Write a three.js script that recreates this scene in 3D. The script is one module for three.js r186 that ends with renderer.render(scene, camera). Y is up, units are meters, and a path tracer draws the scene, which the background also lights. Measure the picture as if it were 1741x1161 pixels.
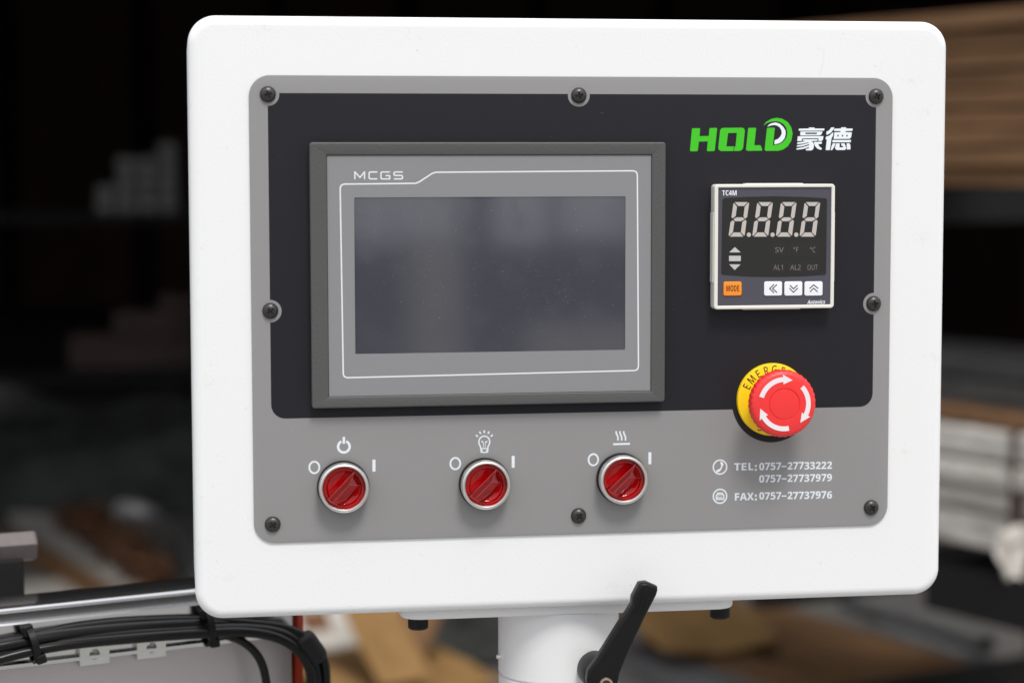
import * as THREE from 'three';
import { toCreasedNormals, mergeGeometries, mergeVertices } from 'three/addons/utils/BufferGeometryUtils.js';
import { RoundedBoxGeometry } from 'three/addons/geometries/RoundedBoxGeometry.js';
import { ImprovedNoise } from 'three/addons/math/ImprovedNoise.js';
import { Brush, Evaluator, SUBTRACTION } from 'three-bvh-csg';

// ---------------------------------------------------------------- camera, sky, sun, exposure
// The panel's front is the plane z = 0; its centre stands 1.25 m above the floor.
const PANEL_Y = 1.25;
const scene = new THREE.Scene();
const FPX = 3615.68;                                            // focal length in pixels of the 1741 x 1161 photograph
const camera = new THREE.PerspectiveCamera(2 * Math.atan(580.5 / FPX) * 180 / Math.PI, 1741 / 1161, 0.05, 200);
const CAM = new THREE.Vector3(-0.23254, PANEL_Y + 0.08308, 1.22247);
const RC = new THREE.Matrix4().set(
  0.98775264, 0.01478419, -0.15532592, 0,
  -0.00192587, 0.99658016, 0.08260920, 0,
  0.15601604, -0.08129831, 0.98440316, 0,
  0, 0, 0, 1);
camera.quaternion.setFromRotationMatrix(RC);
camera.position.copy(CAM);
camera.focus = 1.255;
camera.userData.fStop = 5.0;
scene.add(camera);

const noise = new ImprovedNoise();
function fbm(x, y, z, o = 4) { let s = 0, a = 0.5; for (let i = 0; i < o; i++) { s += a * noise.noise(x, y, z); x *= 2.03; y *= 2.03; z *= 2.03; a *= 0.5; } return s; }
{ // overcast sky, brighter towards the zenith, with faint cloud structure
  const w = 512, h = 256, d = new Float32Array(w * h * 4);
  for (let j = 0; j < h; j++) for (let i = 0; i < w; i++) {
    const el = (j + 0.5) / h * Math.PI - Math.PI / 2, az = (i + 0.5) / w * 2 * Math.PI;
    const X = Math.cos(el) * Math.cos(az), Y = Math.sin(el), Z = Math.cos(el) * Math.sin(az);
    const L = (1 + 1.5 * Math.max(0, Y)) / 2.5 * (1 + 0.35 * fbm(X * 2.2 + 5, Y * 3 + 1, Z * 2.2, 4));
    const k = (j * w + i) * 4;
    d[k] = L * 0.97; d[k + 1] = L * 1.0; d[k + 2] = L * 1.05; d[k + 3] = 1;
  }
  const t = new THREE.DataTexture(d, w, h, THREE.RGBAFormat, THREE.FloatType);
  t.mapping = THREE.EquirectangularReflectionMapping; t.magFilter = THREE.LinearFilter; t.minFilter = THREE.LinearFilter;
  t.wrapS = THREE.RepeatWrapping; t.needsUpdate = true;
  scene.background = t; scene.environment = t;
  scene.backgroundIntensity = 1; scene.environmentIntensity = 1;
}
const sun = new THREE.DirectionalLight(0xfffaf3, 1.4);
sun.position.set(0.9, 7.4 + PANEL_Y, 4.6); sun.target.position.set(0, PANEL_Y, 0);
sun.castShadow = true; sun.shadow.radius = 32; sun.shadow.mapSize.set(2048, 2048);
Object.assign(sun.shadow.camera, { left: -8, right: 8, top: 8, bottom: -8, near: 0.1, far: 40 });
scene.add(sun, sun.target);

const renderer = new THREE.WebGLRenderer({ antialias: true });
renderer.setSize(1024, 682);
renderer.toneMapping = THREE.LinearToneMapping;
renderer.toneMappingExposure = 1.67;
renderer.shadowMap.enabled = true;

// ---------------------------------------------------------------- helpers
let seed = 12345;
const rnd = (a = 0, b = 1) => { seed = (seed * 1664525 + 1013904223) >>> 0; return a + (b - a) * seed / 4294967296; };
const RCi = RC.clone();
function rayDir(x, y) { return new THREE.Vector3((x - 870.5) / FPX, -(y - 580.5) / FPX, -1).applyMatrix4(RCi); }
function P(x, y, depth) { return rayDir(x, y).multiplyScalar(depth).add(CAM); }          // photo pixel at a depth along the lens axis
function onFloor(x, y, h = 0) { const d = rayDir(x, y); return d.multiplyScalar((h - CAM.y) / d.y).add(CAM); }
// photo pixel -> millimetres on the panel, at height z (mm) above its front
function ph(x, y, z = 0) { const d = rayDir(x, y), t = (z / 1000 - CAM.z) / d.z; return [(CAM.x + d.x * t) * 1000, (CAM.y + d.y * t - PANEL_Y) * 1000]; }

const used = {};
function numbered(n) { if (!(n in used)) { used[n] = 0; return n; } used[n]++; return n + '_' + String(used[n]).padStart(3, '0'); }
function shade(o) { o.castShadow = true; o.receiveShadow = true; return o; }
function part(name, geo, mat, parent) { const m = shade(new THREE.Mesh(geo, mat)); m.name = name; parent.add(m); return m; }
function group(name, parent) { const g = new THREE.Group(); g.name = name; parent.add(g); return g; }
function tag(o, label, category, grp, kind) { o.userData = { label, category }; if (grp) o.userData.group = grp; if (kind) o.userData.kind = kind; return o; }
function thing(name, label, category, grp) { const g = new THREE.Group(); g.name = numbered(name); scene.add(g); return tag(g, label, category, grp); }
function solo(name, geo, mat, label, category, grp) { const m = shade(new THREE.Mesh(geo, mat)); m.name = numbered(name); scene.add(m); return tag(m, label, category, grp); }
function struct(name, geo, mat) { const m = shade(new THREE.Mesh(geo, mat)); m.name = name; m.userData.kind = 'structure'; scene.add(m); return m; }
const lin = (r, g, b) => new THREE.Color().setRGB(r, g, b);
const S = 0.001;

// uv in metres from position and dominant normal
function uvm(geo, k = 1, ox = 0, oy = 0) {
  const g = geo.index ? geo.toNonIndexed() : geo; if (!g.attributes.normal) g.computeVertexNormals();
  const p = g.attributes.position, n = g.attributes.normal, uv = new Float32Array(p.count * 2);
  for (let t = 0; t < p.count; t += 3) {
    let a = 0, b = 0, c = 0;
    for (let i = t; i < t + 3; i++) { a += n.getX(i); b += n.getY(i); c += n.getZ(i); }
    a = Math.abs(a); b = Math.abs(b); c = Math.abs(c);
    for (let i = t; i < t + 3; i++) {
      const X = p.getX(i), Y = p.getY(i), Z = p.getZ(i);
      const [u, v] = c >= a && c >= b ? [X, Y] : a >= b ? [Z, Y] : [X, Z];
      uv[2 * i] = u * k + ox; uv[2 * i + 1] = v * k + oy;
    }
  }
  g.setAttribute('uv', new THREE.BufferAttribute(uv, 2)); return g;
}
// planar uv over a rectangle (all in the geometry's units)
function uvRect(geo, x0, x1, y0, y1) {
  const g = geo.index ? geo.toNonIndexed() : geo, p = g.attributes.position, uv = new Float32Array(p.count * 2);
  for (let i = 0; i < p.count; i++) { uv[2 * i] = (p.getX(i) - x0) / (x1 - x0); uv[2 * i + 1] = (p.getY(i) - y0) / (y1 - y0); }
  g.setAttribute('uv', new THREE.BufferAttribute(uv, 2)); return g;
}
const mm = (g) => g.scale(S, S, S);
const crease = (g, a = 0.6) => toCreasedNormals(g.index ? g.toNonIndexed() : g, a);
function rrect(x0, x1, y0, y1, r, path) {
  const s = path || new THREE.Shape();
  s.moveTo(x0 + r, y0); s.lineTo(x1 - r, y0); s.absarc(x1 - r, y0 + r, r, -Math.PI / 2, 0, false);
  s.lineTo(x1, y1 - r); s.absarc(x1 - r, y1 - r, r, 0, Math.PI / 2, false);
  s.lineTo(x0 + r, y1); s.absarc(x0 + r, y1 - r, r, Math.PI / 2, Math.PI, false);
  s.lineTo(x0, y0 + r); s.absarc(x0 + r, y0 + r, r, Math.PI, Math.PI * 1.5, false);
  return s;
}
// a slab from zBack to zFront whose outline at its widest is the given shape inset by nothing
function slab(shapeFn, zBack, zFront, bev, seg = 3, curve = 10) {
  const g = new THREE.ExtrudeGeometry(shapeFn(bev), { depth: zFront - zBack - 2 * bev, bevelEnabled: bev > 0, bevelThickness: bev, bevelSize: bev, bevelSegments: seg, curveSegments: curve });
  g.translate(0, 0, zBack + bev); return crease(g, 0.7);
}
const rslab = (x0, x1, y0, y1, r, zb, zf, bev, seg, curve) => slab((b) => rrect(x0 + b, x1 - b, y0 + b, y1 - b, Math.max(0.05, r - b)), zb, zf, bev, seg, curve);
function lathe(pts, seg = 64) { const g = new THREE.LatheGeometry(pts.map(([r, z]) => new THREE.Vector2(r, z)), seg); g.rotateX(Math.PI / 2); return crease(g, 0.6); }  // axis +z

// ---------------------------------------------------------------- textures
function canvas(w, h) { const c = document.createElement('canvas'); c.width = w; c.height = h; return [c, c.getContext('2d')]; }
function ctex(c, srgb = true, rep = 0) { const t = new THREE.CanvasTexture(c); if (srgb) t.colorSpace = THREE.SRGBColorSpace; t.magFilter = THREE.LinearFilter; t.anisotropy = 8; if (rep) { t.wrapS = t.wrapT = THREE.RepeatWrapping; t.repeat.set(rep, rep); } return t; }
// tileable height noise: sum of octaves on a torus
function noiseTex(n, f, oct, fn = (v) => v, seedz = 0) {
  const d = new Uint8Array(n * n * 4);
  const tile = (x, y, F, z) => { // blend for periodicity
    const u = x * F, v = y * F, a = x, b = y;
    const s = (p, q) => noise.noise(p, q, z);
    return (s(u, v) * (1 - a) + s(u - F, v) * a) * (1 - b) + (s(u, v - F) * (1 - a) + s(u - F, v - F) * a) * b;
  };
  for (let j = 0; j < n; j++) for (let i = 0; i < n; i++) {
    let s = 0, a = 0.5; for (let o = 0; o < oct; o++) { s += a * tile(i / n, j / n, f * 2 ** o, seedz + o * 7.3); a *= 0.55; }
    const v = Math.max(0, Math.min(255, 255 * fn(0.5 + s))); const k = (j * n + i) * 4; d[k] = d[k + 1] = d[k + 2] = v; d[k + 3] = 255;
  }
  const t = new THREE.DataTexture(d, n, n); t.magFilter = THREE.LinearFilter; t.minFilter = THREE.LinearMipmapLinearFilter; t.generateMipmaps = true; t.wrapS = t.wrapT = THREE.RepeatWrapping; t.needsUpdate = true; return t;
}
function rep(t, k) { const c = t.clone(); c.repeat.set(k, k); c.needsUpdate = true; return c; }
// colour noise between two sRGB-like linear colours
function colTex(n, f, oct, A, B, contrast = 1, stretch = 1, seedz = 3) {
  const d = new Uint8Array(n * n * 4), enc = (v) => 255 * (v <= 0.0031308 ? 12.92 * v : 1.055 * v ** (1 / 2.4) - 0.055);
  for (let j = 0; j < n; j++) for (let i = 0; i < n; i++) {
    let s = 0, a = 0.5; const x = i / n, y = j / n;
    for (let o = 0; o < oct; o++) {
      const F = f * 2 ** o, G = F * stretch, z = seedz + o * 5.1, q = (u, v) => noise.noise(u, v, z);
      s += a * ((q(x * F, y * G) * (1 - x) + q(x * F - F, y * G) * x) * (1 - y) + (q(x * F, y * G - G) * (1 - x) + q(x * F - F, y * G - G) * x) * y); a *= 0.6;
    }
    const t = Math.max(0, Math.min(1, 0.5 + s * contrast)), k = (j * n + i) * 4;
    for (let c = 0; c < 3; c++) d[k + c] = enc(A[c] + (B[c] - A[c]) * t); d[k + 3] = 255;
  }
  const t = new THREE.DataTexture(d, n, n); t.colorSpace = THREE.SRGBColorSpace; t.magFilter = THREE.LinearFilter; t.minFilter = THREE.LinearMipmapLinearFilter; t.generateMipmaps = true; t.wrapS = t.wrapT = THREE.RepeatWrapping; t.needsUpdate = true; return t;
}
const peel = noiseTex(512, 24, 4);                 // orange peel and grains
const fine = noiseTex(512, 64, 3, (v) => v, 20);
const smear = noiseTex(512, 4, 6, (v) => v, 40);

// ---------------------------------------------------------------- materials
const M = {};
const std = (o) => new THREE.MeshPhysicalMaterial(o);
M.whitePaint = std({ color: lin(0.80, 0.805, 0.80), roughness: 0.48, bumpMap: rep(peel, 26), bumpScale: 0.00006, specularIntensity: 0.8 });
M.postPaint = std({ color: lin(0.78, 0.78, 0.785), roughness: 0.38, bumpMap: rep(peel, 8), bumpScale: 0.00008 });
M.blackScrew = std({ color: lin(0.062, 0.057, 0.056), roughness: 0.34, metalness: 0.7, bumpMap: rep(fine, 40), bumpScale: 0.00004 });
M.greyPlastic = std({ color: lin(0.074, 0.074, 0.073), roughness: 0.55, bumpMap: rep(peel, 22), bumpScale: 0.00014 });
M.blackPlastic = std({ color: lin(0.009, 0.0085, 0.0085), roughness: 0.4, specularIntensity: 0.35, bumpMap: rep(fine, 12), bumpScale: 0.00005 });
M.blackRubber = std({ color: lin(0.009, 0.009, 0.0095), roughness: 0.62, specularIntensity: 0.6 });
M.cable = std({ color: lin(0.009, 0.0085, 0.0085), roughness: 0.2, specularIntensity: 0.4 });
M.steel = std({ color: lin(0.80, 0.78, 0.75), metalness: 1, roughness: 0.33 });
M.ivory = std({ color: lin(0.74, 0.72, 0.66), roughness: 0.5 });
M.red = std({ color: lin(0.84, 0.034, 0.034), roughness: 0.42, bumpMap: rep(fine, 20), bumpScale: 0.00003 });
M.arrowWhite = std({ color: lin(0.80, 0.74, 0.76), roughness: 0.55 });
M.yellowNeck = std({ color: lin(0.85, 0.52, 0.015), roughness: 0.5 });
M.redLens = std({ color: lin(1, 0.34, 0.36), roughness: 0.05, transmission: 1, thickness: 0.004, ior: 1.49, attenuationColor: lin(0.86, 0.006, 0.03), attenuationDistance: 0.0075 });
M.reflector = std({ color: lin(0.88, 0.10, 0.12), roughness: 0.5 });
M.redEdge = std({ color: lin(0.50, 0.03, 0.045), roughness: 0.2, clearcoat: 1, clearcoatRoughness: 0.1 });
M.alu = std({ color: lin(0.58, 0.57, 0.57), metalness: 1, roughness: 0.16, bumpMap: rep(fine, 6), bumpScale: 0.000006 });
M.zinc = std({ color: lin(0.66, 0.67, 0.63), metalness: 1, roughness: 0.36, bumpMap: rep(smear, 30), bumpScale: 0.0001 });
M.darkMetal = std({ color: lin(0.014, 0.014, 0.0145), roughness: 0.7, specularIntensity: 0.3 });
M.blackPaint = std({ color: lin(0.014, 0.014, 0.014), roughness: 0.75, specularIntensity: 0.3 });
M.rawSteel = std({ color: lin(0.115, 0.098, 0.096), metalness: 0.4, roughness: 0.42, bumpMap: rep(smear, 20), bumpScale: 0.0003, map: null });
M.sheet = std({ color: lin(0.50, 0.47, 0.465), roughness: 0.36, metalness: 0.25, bumpMap: rep(fine, 5), bumpScale: 0.00004 });
M.redTrim = std({ color: lin(0.40, 0.035, 0.01), roughness: 0.5 });

// ---------------------------------------------------------------- setting: yard, shed, added mirror facade across the yard
const concreteMap = colTex(512, 6, 5, [0.20, 0.195, 0.188], [0.36, 0.352, 0.34], 1.2);
M.yard = std({ map: rep(concreteMap, 0.4), roughness: 0.9, bumpMap: rep(fine, 1.5), bumpScale: 0.003 });
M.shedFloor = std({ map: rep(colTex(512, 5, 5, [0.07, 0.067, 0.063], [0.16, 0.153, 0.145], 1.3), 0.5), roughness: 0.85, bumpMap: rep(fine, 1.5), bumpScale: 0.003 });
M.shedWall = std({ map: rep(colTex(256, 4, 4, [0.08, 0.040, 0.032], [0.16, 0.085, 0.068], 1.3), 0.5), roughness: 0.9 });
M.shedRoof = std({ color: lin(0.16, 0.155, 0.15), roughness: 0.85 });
{
  const g = uvm(new THREE.PlaneGeometry(160, 160).rotateX(-Math.PI / 2)); struct('ground', g, M.yard);
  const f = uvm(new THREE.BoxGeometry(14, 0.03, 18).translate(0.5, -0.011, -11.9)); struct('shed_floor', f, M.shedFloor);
}
const ZB = -19.5, ZF = -3.6, XL = -5.6, XR = 5.8, RH = 3.15;
{
  const shed = thing('storage_shed', 'dark brown storage shed with an open front behind the panel', 'shed');
  const bx = (w, h, d, x, y, z) => uvm(new THREE.BoxGeometry(w, h, d).translate(x, y, z));
  // back wall as separate reddish sheets between dark posts
  const n = 9, W = (XR - XL) / n;
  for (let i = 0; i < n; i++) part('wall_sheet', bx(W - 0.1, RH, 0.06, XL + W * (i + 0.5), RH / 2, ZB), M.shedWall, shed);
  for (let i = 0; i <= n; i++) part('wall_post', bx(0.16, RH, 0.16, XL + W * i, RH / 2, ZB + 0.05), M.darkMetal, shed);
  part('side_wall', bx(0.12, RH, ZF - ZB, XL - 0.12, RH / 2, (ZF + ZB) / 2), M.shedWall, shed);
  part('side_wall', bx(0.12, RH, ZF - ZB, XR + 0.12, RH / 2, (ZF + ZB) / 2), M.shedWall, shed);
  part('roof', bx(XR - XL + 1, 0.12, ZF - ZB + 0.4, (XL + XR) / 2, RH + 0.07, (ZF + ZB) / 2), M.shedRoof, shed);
  for (let i = 0; i < 7; i++) part('roof_beam', bx(XR - XL, 0.16, 0.1, (XL + XR) / 2, RH - 0.085, ZF - 0.4 - i * 2.5), M.darkMetal, shed);
}
{ // unseen front added behind the camera, shaped to give the screen its reflection
  const fac = thing('added_mirror_facade', 'unseen pale workshop front with shutters, added for the patches mirrored in the touch screen', 'building');
  const pale = std({ color: lin(0.82, 0.82, 0.83), roughness: 0.8 }), brick = std({ color: lin(0.20, 0.19, 0.19), roughness: 0.85 }), tan = std({ color: lin(0.44, 0.40, 0.35), roughness: 0.8 });
  const bx = (x0, x1, y0, y1, z0, z1) => new THREE.BoxGeometry(x1 - x0, y1 - y0, z1 - z0).translate((x0 + x1) / 2, (y0 + y1) / 2, (z0 + z1) / 2);
  const z = 12, mir = (x, y) => { const q = ph(590 + x / 3.48, 320 + y / 3.48, 4.75), k = (z + CAM.z) / (CAM.z - 0.005); return [CAM.x + (q[0] * S - CAM.x) * k, CAM.y + (q[1] * S + PANEL_Y - CAM.y) * k]; };
  part('back_wall', bx(-9, 11, 0, 3.7, z + 9, z + 9.2), brick, fac); part('roof', bx(-9.2, 11.2, 3.71, 3.85, z - 0.05, z + 9.3), brick, fac); for (const x of [-9.2, 11.0]) part('side_wall', bx(x, x + 0.2, 0, 3.7, z + 0.2, z + 8.99), brick, fac);
  const yb2 = mir(900, 330)[1], bays = [[-900, -420], [-380, 20], [60, 280], [300, 690], [860, 1190], [1262, 1640], [1700, 2100], [2150, 2600]];
  bays.forEach(([a, b], i) => { const x0 = mir(a, 300)[0], x1 = mir(b, 300)[0]; part('mirror_patch_shutter', bx(x0, x1, yb2 + (i % 2) * 0.03, 3.3, z, z + 0.12), pale, fac); });  // shutters laid out after the bright patches wanted in the mirror
  part('white_lintel', bx(-9, 11, 3.32, 3.7, z - 0.02, z + 0.19), pale, fac);
  const c0 = mir(345, 720), c1 = mir(620, 335);
  solo('mirror_patch_crate', bx(c0[0], c1[0], 0, c1[1], z - 0.5, z - 0.08), tan, 'unseen tan crate added for a dim brownish patch in the screen reflection', 'crate');  // added block, sized by the dim column it mirrors into the screen
  const d0 = mir(1000, 950), d1 = mir(1660, 790);
  solo('mirror_patch_load', bx(d0[0], d1[0], 0, d1[1], z - 0.6, z - 0.08), tan, 'unseen low tan load added for the brownish lower patch in the screen reflection', 'pallet load');  // added low block, there only for its brownish mirror image
}

// ---------------------------------------------------------------- support post with flange and clamp lever
const post = thing('support_post', 'white round steel post with flange carrying the control box', 'post'); post.position.set(-0.0031, 0, -0.05);
const yb = -185.4 + 1250;   // underside of flange, mm above floor
{
  part('sleeve', uvm(mm(lathe([[0.01, -228 + 1250], [36.6, -228 + 1250], [37.2, -227.4 + 1250], [37.2, yb], [0.01, yb]]).rotateX(-Math.PI / 2))), M.postPaint, post);
  part('pipe', uvm(mm(lathe([[0.01, 8], [37.0, 8], [37.0, -229.6 + 1250], [36.3, -228.9 + 1250], [35.8, -228.9 + 1250], [35.8, -226 + 1250], [0.01, -226 + 1250]]).rotateX(-Math.PI / 2))), M.postPaint, post);
  part('base_plate', uvm(new RoundedBoxGeometry(0.26, 0.012, 0.26, 3, 0.004).translate(0, 0.006, 0)), M.postPaint, post);
  const fl = slab((b) => rrect(-100.9 + b, 103.2 - b, -38 + b, 38 - b, 12 - b), 0, 6.6, 1.6).rotateX(-Math.PI / 2);
  part('flange', uvm(mm(fl.translate(0, yb, 0))), M.postPaint, post);
  for (const x of [-87.5, 103.0 - 1.5]) {
    part('bolt', mm(lathe([[0.01, -12.5], [5.2, -12.5], [6.2, -11.5], [6.2, 0], [0.01, 0]], 24).rotateX(-Math.PI / 2).translate(x, yb, 4)), M.blackRubber, post);
  }
  part('set_screw', mm(lathe([[0.01, 0], [1.3, 0], [1.3, 3], [0.01, 3]], 16).rotateY(-Math.PI / 2).translate(-36.4, 1250 - 217, 4)), M.steel, post);
  // clamp lever: outline in its own plane, 18 mm before the panel front
  const ox = 3.1, oy = 1250, oz = 50;
  const out = [[1087, 993.5], [1093, 990.5], [1101, 990], [1116, 996.5], [1118.5, 1003], [1116, 1012], [1098, 1047], [1080, 1085], [1064, 1120], [1054, 1145], [1051, 1163], [1042, 1180], [1024, 1185], [1004, 1176], [998, 1158], [1001, 1140], [1013, 1124], [1030, 1097], [1052, 1062], [1067, 1040], [1075, 1027], [1076, 1015]].map(([x, y]) => ph(x, y, 19));
  const cx = out.reduce((a, q) => a + q[0], 0) / out.length, cy = out.reduce((a, q) => a + q[1], 0) / out.length;
  const lev = group('clamp_lever', post);
  let ar = 0; out.forEach((q, i) => { const r = out[(i + 1) % out.length]; ar += q[0] * r[1] - r[0] * q[1]; }); const WIND = Math.sign(ar);
  const sh = (b) => { // inset by b towards the local middle line
    const pts = out.map(([x, y], i) => { const A = out[(i + out.length - 1) % out.length], B = out[(i + 1) % out.length]; let nx = B[1] - A[1], ny = -(B[0] - A[0]); const l = Math.hypot(nx, ny); nx /= l; ny /= l; const area = 1; return [x - nx * b * area * WIND, y - ny * b * area * WIND]; });
    const s = new THREE.Shape(); pts.forEach(([x, y], i) => i ? s.lineTo(x, y) : s.moveTo(x, y)); s.closePath(); return s;
  };
  const arm = new THREE.ExtrudeGeometry(sh(2.2), { depth: 5, bevelEnabled: true, bevelThickness: 2.4, bevelSize: 2.2, bevelSegments: 5, curveSegments: 6 });
  arm.translate(ox, oy, oz + 13); part('arm', uvm(mm(crease(arm, 0.75))), M.blackPlastic, lev);
  // grip ribs
  for (let k = 0; k < 3; k++) {
    const a = ph(1092.5 + k * 7.2, 1000 + k * 2.2, 22), b = ph(1074 + k * 8.4 + 3, 1043 + k * 1.5, 22);
    const L = Math.hypot(a[0] - b[0], a[1] - b[1]), ang = Math.atan2(a[1] - b[1], a[0] - b[0]);
    part('grip_rib', mm(new RoundedBoxGeometry(L, 1.1, 1.0, 2, 0.45).rotateZ(ang).translate((a[0] + b[0]) / 2 + ox, (a[1] + b[1]) / 2 + oy, oz + 20.5)), M.blackPlastic, lev);
  }
  const hc = ph(1026, 1156, 16);
  part('hub', mm(lathe([[0.01, -40], [9.6, -40], [10.2, -39], [10.2, -6], [8.5, -3], [8.5, 3], [0.01, 3]], 40).translate(hc[0] + ox, hc[1] + oy, oz + 14)), M.blackPlastic, lev);
  const sc = ph(1031, 1164, 21);
  part('brass_bush', mm(lathe([[2.6, 0], [4.0, 0], [4.2, 0.8], [3.9, 1.4], [2.8, 1.4], [2.6, 1.2]], 32).translate(sc[0] + ox, sc[1] + oy, oz + 20)), std({ color: lin(0.7, 0.52, 0.40), metalness: 1, roughness: 0.28 }), lev);
  part('lever_screw', mm(lathe([[0.01, 0], [2.6, 0], [2.6, 0.9], [0.01, 1.1]], 24).translate(sc[0] + ox, sc[1] + oy, oz + 20)), M.blackScrew, lev);
}

// ---------------------------------------------------------------- control box
const box = thing('control_box', 'white steel control box with grey operator panel on a post', 'control box'); box.position.set(0, PANEL_Y, 0);
part('enclosure', uvm(mm(rslab(-224.7, 225.2, -178.6, 168.0, 16, -106, -1.3, 5.5, 7, 14))), M.whitePaint, box);

// printed face plate -------------------------------------------------
{
  const [c, g] = canvas(1024, 1024); g.fillStyle = 'rgb(231,232,232)'; g.fillRect(0, 0, 1024, 1024);
  for (let i = 0; i < 260; i++) { g.fillStyle = `rgba(${['150,140,125', '120,115,108', '255,255,255'][i % 3]},${rnd(0.05, 0.28)})`; g.beginPath(); g.ellipse(rnd(0, 1024), rnd(0, 1024), rnd(0.4, 1.6), rnd(0.3, 1.1), rnd(0, 3), 0, 7); g.fill(); }
  for (let i = 0; i < 26; i++) { const x = rnd(0, 1024), y = rnd(0, 1024), a = rnd(0, 6.3), l = rnd(6, 40); g.strokeStyle = `rgba(165,160,150,${rnd(0.08, 0.25)})`; g.lineWidth = rnd(0.5, 1.1); g.beginPath(); g.moveTo(x, y); g.quadraticCurveTo(x + l * 0.5, y + rnd(-6, 6), x + l * Math.cos(a), y + l * Math.sin(a)); g.stroke(); }
  for (let i = 0; i < 40; i++) { const x = rnd(0, 1024), y = rnd(0, 1024); for (let j = 0; j < 60; j++) { g.fillStyle = `rgba(196,192,182,${rnd(0.02, 0.06)})`; g.beginPath(); g.arc(x + rnd(-22, 22) * rnd(), y + rnd(-14, 14) * rnd(), rnd(0.5, 2.2), 0, 7); g.fill(); } }
  M.whitePaint.map = ctex(c, true, 2); M.whitePaint.color = lin(1, 1, 1); M.whitePaint.map.repeat.set(2, 2);
}
const PX0 = -190.7, PX1 = 190.4, PY0 = -134.2, PY1 = 134.35;
const [pc, g2] = canvas(2048, 1442);
const cx2 = (x) => (x - PX0) / (PX1 - PX0) * 2048, cy2 = (y) => (PY1 - y) / (PY1 - PY0) * 1442, KX = 2048 / (PX1 - PX0);
const pp = (x, y) => { const q = ph(x, y, 0); return [cx2(q[0]), cy2(q[1])]; };
function poly(g, pts, fill, map = pp) { g.beginPath(); pts.forEach((q, i) => { const [a, b] = map(q[0], q[1]); i ? g.lineTo(a, b) : g.moveTo(a, b); }); g.closePath(); g.fillStyle = fill; g.fill(); }
function smooth(g, pts, fill, map = pp) { // closed curve through points
  const v = new THREE.CatmullRomCurve3(pts.map(([x, y]) => new THREE.Vector3(x, y, 0)), true, 'centripetal').getPoints(160);
  poly(g, v.map((q) => [q.x, q.y]), fill, map);
}
const PRINT = 'rgb(226,232,238)', GREY = 'rgb(142,141,141)', BLACK = 'rgb(33,33,38)', GREEN = 'rgb(66,190,38)';
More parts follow.
